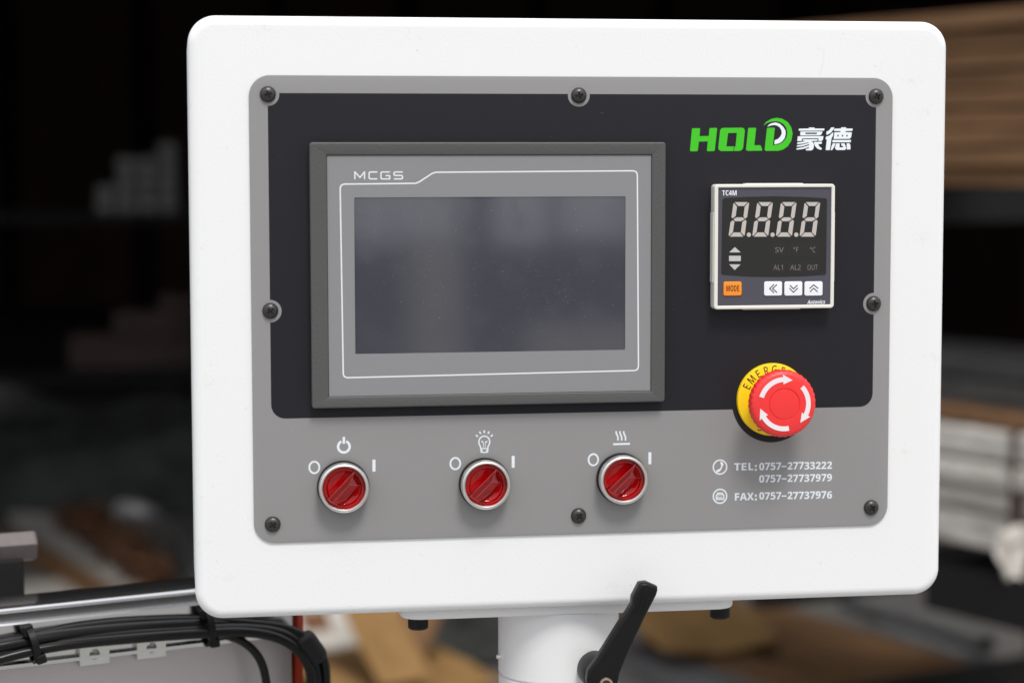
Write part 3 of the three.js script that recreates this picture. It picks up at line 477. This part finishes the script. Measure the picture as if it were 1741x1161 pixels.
// selector switches ---------------------------------------------------
{
  const washer = mm(lathe([[0.01, 0.02], [14.9, 0.02], [15.1, 0.4], [15.1, 3.6], [14.7, 4.1], [0.01, 4.1]], 64));
  const bez = mm(lathe([[13.9, 3.8], [14.5, 4.2], [14.6, 6.5], [14.5, 8.6], [14.1, 9.6], [13.4, 10.1], [12.7, 10.1], [12.25, 9.7], [12.05, 9.0], [12.0, 5.0]], 96));
  const disc = mm(lathe([[0.01, 5.0], [11.85, 5.0], [11.85, 8.3], [11.5, 8.8], [10.2, 8.8], [9.8, 8.2], [9.6, 7.0], [9.0, 6.6], [0.01, 6.4]], 72));
  const reflector = mm(lathe([[0.01, 4.15], [11.9, 4.15], [11.9, 4.6], [11.2, 4.7], [8, 4.5], [0.01, 4.3]], 48));
  // grip across the lens: one steep side, one sloping side
  const prism = (pts) => { const pos = []; const f = (...ix) => { for (let i = 1; i < ix.length - 1; i++) pos.push(...pts[ix[0]], ...pts[ix[i]], ...pts[ix[i + 1]]); }; f(3, 2, 1, 0); f(4, 5, 6, 7); f(1, 5, 4, 0); f(2, 6, 5, 1); f(3, 7, 6, 2); f(0, 4, 7, 3); const g = new THREE.BufferGeometry(); g.setAttribute('position', new THREE.Float32BufferAttribute(pos, 3)); g.computeVertexNormals(); return g; };
  // lower ring at z 6.2, top face tilted up to the steep side; x runs along the grip
  const grip = mm(prism([[-10.9, 3.2, 6.2], [-8.6, -7.6, 6.2], [8.6, -7.6, 6.2], [10.9, 3.2, 6.2], [-10.9, 2.6, 10.9], [-10.4, -0.6, 10.7], [3.6, -0.6, 10.7], [10.9, 2.6, 10.9]]));
  const V = [[-10.9, 2.6, 10.9], [-10.4, -0.6, 10.7], [3.6, -0.6, 10.7], [10.9, 2.6, 10.9], [8.6, -7.6, 6.2], [-8.6, -7.6, 6.2]].map((q) => new THREE.Vector3(...q));
  const edges = mm(mergeGeometries([[0, 1], [1, 2], [2, 3], [0, 3], [2, 4], [1, 5]].map(([a, b]) => new THREE.TubeGeometry(new THREE.LineCurve3(V[a], V[b]), 1, 0.14, 8))));
  const ang = [46, 45, 43];
  [[585, 830.8], [827.2, 825.6], [1062, 816.8]].forEach(([x, y], i) => {
    const sw = group('selector_switch', box), q = ph(x, y, 10); sw.position.set(q[0] * S, q[1] * S, 0);
    part('washer', washer, M.blackPlastic, sw); part('reflector', reflector, M.reflector, sw); part('metal_bezel', bez, M.steel, sw);
    const l = part('red_lens', disc, M.redLens, sw); const gr = part('grip', grip, M.redLens, sw); gr.rotation.z = ang[i] * Math.PI / 180; const ge = part('grip_edge', edges, M.redEdge, sw); ge.rotation.z = gr.rotation.z;
  });
}

// ---------------------------------------------------------------- machine rail with cables at the lower left
const RA = new THREE.Vector3(-0.22301, PANEL_Y - 0.20029, -0.15), RB = new THREE.Vector3(-0.34351, PANEL_Y - 0.20029, -0.10586);
const RU = RA.clone().sub(RB).normalize(), RN = new THREE.Vector3(-RU.z, 0, RU.x);   // along the rail, and out of its front
const ryaw = Math.atan2(-RU.z, RU.x);
// photo pixel -> local (u along, v up, from RA) on the rail's front, off metres before it
function rl(x, y, off = 0) { const d = rayDir(x, y), o = RA.clone().addScaledVector(RN, off); const t = o.clone().sub(CAM).dot(RN) / d.dot(RN); const p = d.multiplyScalar(t).add(CAM).sub(RA); return new THREE.Vector3(p.dot(RU), p.y, off); }
const mach = thing('machine_frame', 'grey sheet metal machine body topped by an aluminium slotted rail', 'machine');
mach.position.copy(RA); mach.rotation.y = ryaw;
const uEnd = rl(507, 1100).x, vBot = rl(170, 1119.6).y;
{
  const u0 = -1.3, L = uEnd - u0;
  const ext = (pts, mat, name, parent, a = u0, b = uEnd) => { const s = new THREE.Shape(); pts.forEach(([z, y], i) => i ? s.lineTo(-z, y) : s.moveTo(-z, y)); s.closePath(); const g = new THREE.ExtrudeGeometry(s, { depth: b - a, bevelEnabled: false }); g.rotateY(Math.PI / 2); g.translate(a, 0, 0); return part(name, uvm(crease(g, 0.5)), mat, parent); };
  // profile (z towards the viewer, y up), slot in the front face
  const b = vBot, sl = b * 0.42, sb = b * 0.9;
  ext([[0, 0], [0.0, sl], [-0.006, sl - 0.001], [-0.006, sb], [-0.001, sb - 0.0005], [-0.001, b], [-0.08, b], [-0.08, 0.0015], [-0.079, 0.0022], [-0.0400, 0.0022], [-0.0392, 0.0020], [-0.0384, 0.0013], [-0.0381, 0.0008], [-0.0381, 0.0002], [-0.0045, 0.0002], [-0.0032, 0.0018], [-0.0020, 0.0018], [-0.0008, 0.0012]], M.alu, 'slotted_rail', mach);
  part('side_panel', uvm(new THREE.BoxGeometry(L - 0.004, 0.9, 0.08).translate(u0 + L / 2, b - 0.4515, -0.047)), M.sheet, mach);
  part('cabinet_base', uvm(new THREE.BoxGeometry(L - 0.03, PANEL_Y - 0.20029 + b - 0.9, 0.06).translate(u0 + L / 2, (b - 0.9 - (PANEL_Y - 0.20029)) / 2 - 0.003, -0.05)), M.darkMetal, mach);
  part('red_edge_strip', new THREE.BoxGeometry(0.0034, 0.93, 0.082).translate(uEnd + 0.002, -0.468, -0.042), M.redTrim, mach);
  // slot nuts
  const hole = (w, h) => { const s = new THREE.Shape([[-w / 2, -h / 2], [w / 2, -h / 2], [w / 2, h / 2], [-w / 2, h / 2]].map((q) => new THREE.Vector2(...q))); const c = new THREE.Path(); c.absarc(0, h * 0.04, h * 0.33, 0, Math.PI * 2); s.holes.push(c); return crease(new THREE.ExtrudeGeometry(s, { depth: 0.0035, bevelEnabled: true, bevelSize: 0.0006, bevelThickness: 0.0006, bevelSegments: 2, curveSegments: 20 }), 0.6); };
  for (const [x, y] of [[161, 1114], [258, 1103]]) { const q = rl(x, y, 0); const n = part('slot_nut', uvm(hole(0.0185, 0.0115)), M.zinc, mach); n.position.set(q.x, q.y, -0.0052); const s = part('nut_screw', new THREE.CylinderGeometry(0.0014, 0.0014, 0.004, 20).rotateX(Math.PI / 2).translate(0.0020, 0.0010, -0.0018), M.zinc, n); }
}
{ // cables lie along the rail
  const run = (pts, r, label, extra = 0) => {
    const loc = pts.map(([x, y, o]) => { const q = rl(x, y, o); return new THREE.Vector3(q.x, q.y, q.z); });
    const g = new THREE.TubeGeometry(new THREE.CatmullRomCurve3(loc, false, 'centripetal'), 140, r, 14);
    const m = solo('cable', g, M.cable, label, 'cable', 'cables tied along the rail'); m.position.copy(RA); m.rotation.y = ryaw; return m;
  };
  const o = 0.006;
  run([[-120, 1128, o], [-30, 1106, o], [40, 1092, o + .001], [120, 1079, o + .001], [220, 1069, o], [330, 1063, o], [420, 1064, o], [480, 1074, o + .004], [520, 1094, o + .008], [543, 1125, o + .008], [549, 1180, o + .006], [550, 1400, o]], 0.0042, 'black cable running on top of the tied bundle and bending down past the red edge');
  run([[-120, 1150, o], [-30, 1120, o], [40, 1103, o], [120, 1091, o + .002], [220, 1081, o + .003], [330, 1074, o + .003], [420, 1071, o + .006], [480, 1080, o + .01], [515, 1102, o + .012], [533, 1132, o + .012], [539, 1180, o + .01], [540, 1400, o]], 0.0043, 'black cable in the middle of the tied bundle, bending down past the red edge');
  run([[-120, 1190, o], [-40, 1146, o], [20, 1115, o], [80, 1101, o + .005], [200, 1088, o + .006], [300, 1081, o + .006], [370, 1078, o + .006], [412, 1091, o + .006], [440, 1119, o + .006], [453, 1165, o + .006], [456, 1400, o + .004]], 0.0028, 'thinner black cable leaving the tied bundle and dropping over the grey side panel');
  run([[-120, 1120, o - .003], [-30, 1100, o - .003], [60, 1083, o - .003], [120, 1070, o - .003], [190, 1061, o - .003], [260, 1056.5, o - .003], [340, 1055, o - .002], [420, 1060, o + .002], [490, 1070, o + .008], [527, 1090, o + .014], [549, 1120, o + .014], [555, 1180, o + .012], [556, 1400, o]], 0.003, 'thin black cable bowing above the tied bundle beside the aluminium lip');
  run([[-120, 1165, o + .004], [-30, 1130, o + .004], [40, 1110, o + .006], [110, 1097, o + .008], [220, 1086, o + .009], [330, 1078, o + .009], [420, 1075, o + .011], [475, 1086, o + .014], [508, 1108, o + .016], [526, 1138, o + .016], [531, 1180, o + .014], [532, 1400, o]], 0.0032, 'black cable at the front of the tied bundle');
  // cable ties: strap loop, lock head, tail
  const tie = (x, y, r, rot, label) => {
    const t = thing('cable_tie', label, 'cable tie', 'cable ties'), q = rl(x, y, 0.0085); t.position.copy(RA).addScaledVector(RU, q.x).addScaledVector(RN, q.z); t.position.y += q.y; t.rotation.y = ryaw;
    const ringS = new THREE.Shape(); ringS.absellipse(0, 0, r * 0.95, r + 0.0012, 0, Math.PI * 2); const h = new THREE.Path(); h.absellipse(0, 0, r * 0.95 - 0.0013, r - 0.0002, 0, Math.PI * 2); ringS.holes.push(h);
    part('strap', new THREE.ExtrudeGeometry(ringS, { depth: 0.0036, bevelEnabled: true, bevelSize: 0.0003, bevelThickness: 0.0003, bevelSegments: 2, curveSegments: 40 }).translate(0, 0, -0.0018).rotateY(Math.PI / 2).rotateZ(rot), M.blackPlastic, t);
    part('lock_head', new RoundedBoxGeometry(0.0062, 0.0056, 0.0050, 3, 0.001).translate(0.0018, -r * 0.82, r * 0.62).rotateZ(rot), M.blackPlastic, t);
    part('tie_mount', new RoundedBoxGeometry(0.007, 0.008, 0.006, 3, 0.0018).translate(-0.0006, r * 0.92, 0.0008).rotateZ(rot), M.blackPlastic, t);
  };
  tie(53, 1096, 0.0105, 0.22, 'black nylon cable tie round the bundle, beside the first slot nut'); tie(352, 1068, 0.0105, 0.05, 'black nylon cable tie round the bundle under the white box corner');
  { const t = rl(527, 1102, 0.019); const w = solo('tape_wrap', new THREE.LatheGeometry([[0.001, -0.011], [0.0055, -0.0105], [0.0070, -0.0095], [0.0077, -0.007], [0.0079, -0.003], [0.0078, 0], [0.0079, 0.004], [0.0076, 0.0075], [0.0068, 0.0095], [0.0055, 0.0105], [0.001, 0.011]].map((q) => new THREE.Vector2(...q)), 40).rotateZ(0.62), M.blackRubber, 'black tape wrapped round the cable bend by the red edge', 'tape'); w.position.copy(RA).addScaledVector(RU, t.x).addScaledVector(RN, t.z); w.position.y += t.y; w.rotation.y = ryaw; }
}
{ // hexagonal bar end on a black block, behind the rail
  const hx = thing('hex_bar_clamp', 'steel hexagonal bar end held on a black block above the rail', 'clamp');
  const base = P(-8, 1010, 1.45); hx.position.set(base.x, base.y, base.z); hx.rotation.y = ryaw * 0.75;
  const k = 1.45 / FPX;
  part('black_block', uvm(new RoundedBoxGeometry(0.06, 60 * k + 0.006, 0.03, 3, 0.002).translate(42 * k - 0.03, 26 * k, 0)), M.darkMetal, hx);
  const hg = new THREE.CylinderGeometry(27 * k, 27 * k, 0.07, 6, 1).rotateZ(Math.PI / 2).rotateX(Math.PI / 6 + 0.25);
  const hb = new THREE.CylinderGeometry(27 * k, 25 * k, 0.0015, 6, 1);
  part('hex_bar', uvm(crease(mergeGeometries([hg.translate(62 * k - 0.035, 80 * k, 0.004).toNonIndexed(), hb.rotateZ(Math.PI / 2).rotateX(Math.PI / 6 + 0.25).translate(62 * k + 0.00075, 80 * k, 0.004).toNonIndexed()]), 0.4)), M.rawSteel, hx);
  part('collar', uvm(new THREE.CylinderGeometry(31 * k, 31 * k, 0.02, 32).rotateZ(Math.PI / 2).translate(-4 * k - 0.01, 80 * k, 0.004)), M.rawSteel, hx);
}

// ---------------------------------------------------------------- stacks and litter in the shed
const woodMap = colTex(512, 3, 5, [0.085, 0.040, 0.016], [0.26, 0.138, 0.060], 1.1, 8, 11), cardMap = colTex(256, 4, 5, [0.19, 0.104, 0.034], [0.35, 0.200, 0.072], 1.0, 1, 21);
const wrapMap = colTex(256, 6, 5, [0.30, 0.275, 0.245], [0.72, 0.68, 0.63], 1.3, 3, 31), tarpMap = colTex(256, 5, 5, [0.02, 0.021, 0.02], [0.075, 0.078, 0.075], 1.3, 1, 41), rustMap = colTex(256, 8, 5, [0.07, 0.03, 0.015], [0.26, 0.12, 0.055], 1.4, 1, 51);
M.wood = std({ map: rep(woodMap, 1.2), roughness: 0.8 }); M.card = std({ map: rep(cardMap, 1.5), roughness: 0.85, side: THREE.DoubleSide }); M.wrap = std({ map: rep(wrapMap, 1.6), roughness: 0.45, side: THREE.DoubleSide });
M.tarp = std({ map: rep(tarpMap, 1.0), roughness: 0.42, side: THREE.DoubleSide }); M.leaf = std({ map: rep(rustMap, 3), roughness: 0.9, side: THREE.DoubleSide });
M.slate = std({ map: rep(colTex(256, 5, 4, [0.035, 0.034, 0.033], [0.09, 0.088, 0.085], 1.2, 4, 75), 1.5), roughness: 0.7 });
M.palePipe = std({ map: rep(colTex(256, 5, 4, [0.22, 0.215, 0.205], [0.42, 0.41, 0.40], 1.2, 1, 61), 2), roughness: 0.5 });
M.greyBoard = std({ map: rep(colTex(256, 5, 4, [0.10, 0.10, 0.102], [0.22, 0.22, 0.222], 1.2, 4, 71), 1.5), roughness: 0.6 });
M.darkBeam = std({ map: rep(colTex(256, 5, 4, [0.025, 0.014, 0.011], [0.085, 0.055, 0.045], 1.2, 4, 81), 1.5), roughness: 0.8 });
// a bar with square section between two points
function bar(a, b, w, h, r = 0.003) { const L = a.distanceTo(b), g = new RoundedBoxGeometry(w, h, L, 2, Math.min(r, w * 0.3, h * 0.3)); uvm(g); const m = new THREE.Matrix4().lookAt(a, b, new THREE.Vector3(0, 1, 0)); const gg = uvm(g, 1, rnd(0, 5), rnd(0, 5)); gg.applyMatrix4(m); gg.translate((a.x + b.x) / 2, (a.y + b.y) / 2, (a.z + b.z) / 2); return gg; }
const ORD = ['first', 'second', 'third', 'fourth', 'fifth', 'sixth', 'seventh', 'eighth', 'ninth', 'tenth', 'eleventh'];
const RD = new THREE.Vector3(-Math.sin(0.42), 0, -Math.cos(0.42)), RS = new THREE.Vector3(Math.cos(0.42), 0, -Math.sin(0.42));   // rack run (away, to the left) and across it
{
  const o = P(1604, 316, 4.3); // lower left near corner line of the timber
  const along = (t, s, y) => new THREE.Vector3(o.x, 0, o.z).addScaledVector(RD, t).addScaledVector(RS, s).setY(y);
  const y1 = o.y, rack = thing('cantilever_rack', 'black steel rack whose arms carry timber and wrapped profiles', 'rack');
  for (const t of [-0.9, 0.55]) {
    part('rack_post', bar(along(t, 0.95, 0), along(t, 0.95, 1.64), 0.1, 0.1), M.blackPaint, rack);
    for (const y of [y1 - 0.055, 0.37]) part('rack_arm', bar(along(t, -0.02, y), along(t, 0.95, y), 0.06, 0.08), M.blackPaint, rack);
    part('rack_foot', bar(along(t, -0.02, 0.05), along(t, 1.0, 0.05), 0.08, 0.1), M.blackPaint, rack);
  }
  // sawn boards, each its own, in layers
  for (let l = 0; l < 9; l++) for (let c = 0; c < 2; c++) {
    const th = 0.0345, y = y1 + l * (th + 0.0045) + th / 2, s = 0.13 + c * 0.265 + rnd(-0.012, 0.02);
    solo('timber_board', bar(along(-1.25 + rnd(-.08, .08), s, y), along(0.85 + rnd(-.06, .06), s, y), 0.255, th), M.wood, `brown sawn board ${['at the open face', 'next to the posts'][c]}, ${ORD[l]} layer above the upper rack arms`, 'board', 'boards stacked on the rack');
  }
  // wrapped white profiles on the lower arms
  for (let l = 0; l < 4; l++) for (let c = 0; c < 2; c++) {
    const th = [0.066, 0.046, 0.046, 0.062][l], y = 0.565 + [0, 0.075, 0.129, 0.183][l] + th / 2, s = 0.12 + c * 0.27 + rnd(-0.015, 0.015);
    solo('wrapped_profile', bar(along(-1.3 + rnd(-.1, .1), s, y), along(0.8, s, y), 0.24, th, 0.012), M.wrap, `dusty white wrapped profile ${['at the open face', 'next to the posts'][c]}, ${ORD[l]} layer above the lower rack arms`, 'profile', 'wrapped profiles on the rack');
  }
  const yt = 0.565 + 0.247;
  solo('brown_plank', bar(along(-1.3, 0.15, yt + 0.013), along(0.8, 0.15, yt + 0.013), 0.3, 0.024), M.wood, 'brown plank lying across the top of the white wrapped profiles', 'plank');
  for (const [s, dy, w] of [[0.2, 0.05, 0.2], [0.36, 0.05, 0.1], [0.28, 0.1, 0.26]]) solo('grey_beam', bar(along(-1.2, s, yt + dy), along(0.8, s, yt + dy), w, 0.046), M.slate, 'dark grey beam lying on the brown plank above the wrapped profiles', 'beam', 'grey beams on the rack');
  for (const t of [-0.22]) solo('strap_band', bar(along(t, -0.005, 0.57), along(t, -0.005, yt), 0.03, 0.005, 0.001), M.darkBeam, 'brown strap hanging down the side of the wrapped profiles', 'strap');
  // torn plastic hanging below
  const tg = new THREE.PlaneGeometry(0.16, 0.12, 18, 14), tp = tg.attributes.position;
  for (let i = 0; i < tp.count; i++) { const x = tp.getX(i), y = tp.getY(i), k = (0.06 - y) / 0.12; tp.setXYZ(i, x * (1 - 0.55 * k) - 0.02 * k + 0.012 * noise.noise(x * 30, y * 30, 1), y + 0.02 * noise.noise(x * 25, 3, 2), 0.035 * noise.noise(x * 22, y * 14, 5) + 0.02 * k); }
  tg.computeVertexNormals(); const tpl = solo('torn_film', uvm(tg), M.wrap, 'torn white plastic film hanging from the wrapped profiles', 'film'); tpl.scale.setScalar(0.72); tpl.position.copy(P(1722, 938, 3.72)); tpl.rotation.y = 0.5;
  const bt = thing('spray_can', 'small can with a pale upper half standing in the dark gap of the rack', 'can'); bt.position.copy(along(0.30, 0.2, yt + 0.124));
  part('body', new THREE.CylinderGeometry(0.026, 0.026, 0.165, 24).translate(0, 0.0825, 0), M.darkMetal, bt); part('pale_top', new THREE.CylinderGeometry(0.019, 0.0225, 0.095, 24).translate(0, 0.2135, 0), M.greyBoard, bt);
}
{ // black fillers added where only shade lies below the wrapped profiles
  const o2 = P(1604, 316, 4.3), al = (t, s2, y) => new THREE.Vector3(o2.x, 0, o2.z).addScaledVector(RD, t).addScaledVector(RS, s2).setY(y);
  for (const [s2, n] of [[0.14, 'at the open face'], [0.42, 'next to the posts']]) solo('shade_filler_beam', bar(al(-1.2, s2, 0.463), al(0.05, s2, 0.463), 0.26, 0.1, 0.006), M.blackPaint, `black beam ${n} added as shade under the white wrapped profiles`, 'beam', 'black shade fillers under the profiles');
}
{ // back left: shelf with square tubes, beams
  const D = 9.2, k = D / FPX, sh = thing('steel_shelf', 'dark steel shelf holding a stepped stack of square tubes', 'shelf');
  const a = P(120, 362, D), b = P(420, 362, D); const yS = a.y;
  part('shelf_board', uvm(new THREE.BoxGeometry(2.6, 0.04, 0.7).translate(a.x + 0.5, yS - 0.02, a.z - 0.3)), M.darkMetal, sh);
  part('shelf_board', uvm(new THREE.BoxGeometry(2.6, 0.04, 0.7).translate(a.x + 0.5, 0.42, a.z - 0.3)), M.darkMetal, sh);
  for (const dx of [-0.78, 0.55, 1.78]) for (const dz of [0.03, -0.63]) part('shelf_leg', uvm(new THREE.BoxGeometry(0.05, 1.9, 0.05).translate(a.x + dx, 0.95, a.z + dz)), M.darkMetal, sh);
  const w = 27.5 * k;
  const tube = uvm(new RoundedBoxGeometry(29.5 * k, 21.5 * k, 0.6, 2, 3 * k).translate(0, 0, -0.3));
  [2, 4, 4, 5].forEach((n, c) => { for (let r = 0; r < n; r++) { const m = solo('tube_bundle', tube, M.greyBoard, 'pale end of a wrapped tube bundle in the stepped stack on the shelf', 'bundle', 'tube bundles on the shelf'); m.position.set(a.x + (178 - 120 + c * 35) * k, yS + (11.2 + r * 24) * k, a.z + 0.02 + rnd(-.03, .03)); } });
  for (let c = 0; c < 4; c++) for (let r = 1; r < [2, 4, 4, 5][c]; r++) part('packing_slat', uvm(new THREE.BoxGeometry(29 * k, 2.2 * k, 0.5).translate(a.x + (178 - 120 + c * 35) * k, yS + (r * 24 - 0.8) * k, a.z - 0.33)), M.darkMetal, sh);
  for (let i = 0; i < 3; i++) { const y = 0.44 + 0.065 + i * 0.13; solo('dark_beam', uvm(new RoundedBoxGeometry(1.3 - i * 0.12, [0.15, 0.1, 0.07][i], 0.3, 2, 0.01).translate(a.x + 0.62 + i * 0.14, 0.44 + [0.076, 0.203, 0.29][i], a.z - 0.25 + i * 0.03), 1, i, i * 2), M.darkBeam, `reddish brown beam on the low shelf, ${['bottom one, thickest', 'middle one', 'top one, thinnest'][i]} of three`, 'beam', 'beams on the low shelf'); }
}
// heap of tarpaulin on the floor at the left
function drape(cx, cz, w, d, h, seedv, mat, label, name, cat, n = 60) {
  const g = new THREE.PlaneGeometry(w, d, n, n).rotateX(-Math.PI / 2), p = g.attributes.position;
  for (let i = 0; i < p.count; i++) {
    const x = p.getX(i), z = p.getZ(i), e = Math.max(0, 1 - Math.pow(Math.hypot(x / w * 2, z / d * 2), 2.2));
    const y = 0.012 + h * e * (0.7 + 0.8 * fbm(x * 1.4 + seedv, z * 1.4, seedv, 3)) + 0.09 * e * Math.abs(fbm(x * 4 + seedv, z * 3, seedv + 4, 3)) + 0.012 * (fbm(x * 9, z * 9, seedv) + 0.6);
    p.setXYZ(i, x + 0.05 * fbm(x * 3, z * 3, seedv + 9), Math.max(0.008, y), z + 0.05 * fbm(x * 3, z * 3, seedv + 17));
  }
  g.computeVertexNormals(); const m = solo(name, uvm(mergeVertices(g)), mat, label, cat); m.position.set(cx, 0, cz); m.geometry = crease(m.geometry, 1.2); return m;
}
{
  const c = onFloor(170, 860); drape(c.x + 0.1, c.z - 0.5, 2.4, 1.7, 0.42, 3.1, M.tarp, 'dark grey tarpaulin heaped on the shed floor', 'tarpaulin', 'tarpaulin');
  const c2 = onFloor(760, 1120); drape(c2.x + 0.2, c2.z - 0.3, 1.1, 0.9, 0.07, 8.7, M.tarp, 'dark grey plastic sheet lying flat beside the cardboard', 'plastic_sheet', 'sheet', 40);
  // planks and pale strips on the floor
  const fl = (x0, y0, x1, y1, w, h, name, mat, label, cat, lift = 0) => solo(name, bar(onFloor(x0, y0, h / 2 + lift), onFloor(x1, y1, h / 2 + lift), w, h), mat, label, cat);
  fl(-60, 790, 232, 1030, 0.15, 0.03, 'pale_board', M.wrap, 'pale grey board lying on the floor in front of the tarpaulin', 'board');
  fl(20, 915, 215, 1040, 0.085, 0.05, 'brown_batten', M.wood, 'brown wooden batten lying beside the pale board', 'batten');
  solo('foam_sheet', uvm(new RoundedBoxGeometry(0.42, 0.02, 0.3, 2, 0.006)).rotateY(0.4), M.wrap, 'whitish foam sheet lying on the floor under the hexagonal bar', 'sheet').position.copy(onFloor(85, 1005, 0.011));
  { // rust-brown leaves and scraps: nobody could count them
    const gs = []; for (let i = 0; i < 700; i++) { const t = rnd(), q = onFloor(125 + t * 150 + rnd(-38, 38), 890 + t * 115 + rnd(-20, 26)); const s = rnd(0.015, 0.045), g = new THREE.PlaneGeometry(s, s * rnd(0.5, 1), 2, 1); const pp2 = g.attributes.position; for (let j = 0; j < pp2.count; j++) pp2.setZ(j, Math.abs(pp2.getX(j)) * rnd(0.2, 0.8)); g.rotateX(-Math.PI / 2 + rnd(-0.5, 0.5)); g.rotateY(rnd(0, 6.3)); g.translate(q.x, 0.02 + rnd(0, 0.05), q.z); gs.push(g); }
    const g = mergeGeometries(gs); g.computeVertexNormals(); tag(solo('leaf_litter', uvm(g), M.leaf), 'rust brown leaf litter and scraps on the floor', 'leaf litter', null, 'stuff'); }
  const crumple = (px, py, r, h, sd, mat, label, name, cat) => { const g = new THREE.IcosahedronGeometry(1, 4), p = g.attributes.position; for (let i = 0; i < p.count; i++) { const v = new THREE.Vector3().fromBufferAttribute(p, i), q = 1 + 0.5 * fbm(v.x * 1.7 + sd, v.y * 1.7, v.z * 1.7, 4); p.setXYZ(i, v.x * r * q, Math.max(-0.02, v.y) * h * q, v.z * r * q * 0.8); } const c = onFloor(px, py, 0); const m = solo(name, uvm(crease(g, 0.5)), mat, label, cat); m.position.set(c.x, 0.03, c.z); return m; };
  crumple(20, 738, 0.2, 0.22, 2.2, M.palePipe, 'crumpled pale sack lying behind the dark tarpaulin', 'crumpled_sack', 'sack');
  crumple(185, 742, 0.13, 0.14, 6.4, M.card, 'small crumpled brown bag lying behind the dark tarpaulin', 'crumpled_bag', 'bag');
  { const pts = [[205, 868, 0.36], [235, 872, 0.36], [270, 895, 0.27], [300, 940, 0.14], [322, 985, 0.04], [360, 1010, 0.035]].map(([x, y, h]) => onFloor(x, y, h)); solo('grey_hose', uvm(new THREE.TubeGeometry(new THREE.CatmullRomCurve3(pts), 50, 0.03, 16)), std({ color: lin(0.09, 0.09, 0.093), roughness: 0.5 }), 'thick grey hose curving down over the tarpaulin to the floor', 'hose'); }
  // cardboard under the box
  function flap(px, py, w, d, tilt, yaw, lift, mat, label, name = 'cardboard_sheet', cat = 'cardboard', fold = 0.25) {
    const g = new RoundedBoxGeometry(w, 0.006, d, 2, 0.002), q = new THREE.BoxGeometry(w, 0.006, d, 16, 1, 12), p = q.attributes.position; g.dispose();
    for (let i = 0; i < p.count; i++) { const x = p.getX(i), z = p.getZ(i); p.setY(i, p.getY(i) + Math.abs(x) * fold * 0.5 + 0.012 * noise.noise(x * 6 + px, z * 6, 1)); }
    q.computeVertexNormals(); const m = solo(name, uvm(q.rotateX(tilt).rotateY(yaw)), mat, label, cat); const c = onFloor(px, py, lift); m.position.copy(c); return m;
  }
  flap(650, 1152, 0.44, 0.42, 0.12, 0.5, 0.06, M.card, 'tan cardboard sheet lying open on the floor left of the post');
  flap(640, 1066, 0.15, 0.34, 0.75, 0.5, 0.2, M.card, 'tan cardboard flap standing up behind the open sheet');
  flap(700, 1076, 0.12, 0.3, 0.6, -0.5, 0.17, M.wood, 'darker brown cardboard flap leaning beside the tan one');
  flap(566, 1062, 0.42, 0.3, 0.5, 0.2, 0.14, M.wrap, 'white foam slab leaning behind the cable bend', 'foam_slab', 'foam', 0.05);
  flap(535, 1056, 0.07, 0.07, 0.6, 0.2, 0.2, M.leaf, 'small rust brown scrap on the white foam slab', 'brown_scrap', 'scrap', 0.1);
  fl(540, 1110, 640, 1180, 0.1, 0.04, 'slate_board', M.greyBoard, 'slate grey board lying in front of the tan cardboard', 'board');
  fl(690, 1095, 800, 1185, 0.05, 0.03, 'pale_strip', M.palePipe, 'pale grey strip lying along the edge of the tan cardboard', 'strip');
  // right of the post
  flap(1180, 1070, 0.36, 0.26, 0.3, 0.35, 0.12, M.card, 'tan cardboard box lid lying right of the clamp lever', 'cardboard_box_top', 'cardboard', 0.3);
  fl(1010, 1075, 1310, 1190, 0.22, 0.05, 'grey_board', M.greyBoard, 'wide slate grey board lying in front of the cardboard lid', 'board');
  fl(1120, 1098, 1430, 1200, 0.15, 0.06, 'brown_board', M.wood, 'narrow brown board beside the slate grey board', 'board');
  fl(1230, 1055, 1640, 1190, 0.34, 0.07, 'brown_slab', M.wood, 'wide brown panel lying between narrow board and steel pipes', 'panel');
  const pipe = (x0, y0, x1, y1, r, label, lift = 0) => { const a = onFloor(x0, y0, r + lift), b = onFloor(x1, y1, r + lift), g = new THREE.TubeGeometry(new THREE.LineCurve3(a, b), 2, r, 20); solo('steel_pipe', uvm(g), M.greyBoard, label, 'pipe', 'pipes on the floor'); };
  pipe(1440, 1020, 1680, 1098, 0.028, 'grey steel pipe on the floor behind the other pipe');
  pipe(1500, 1075, 1800, 1178, 0.032, 'grey steel pipe on the floor next to the wide brown panel');
}
renderer.render(scene, camera);
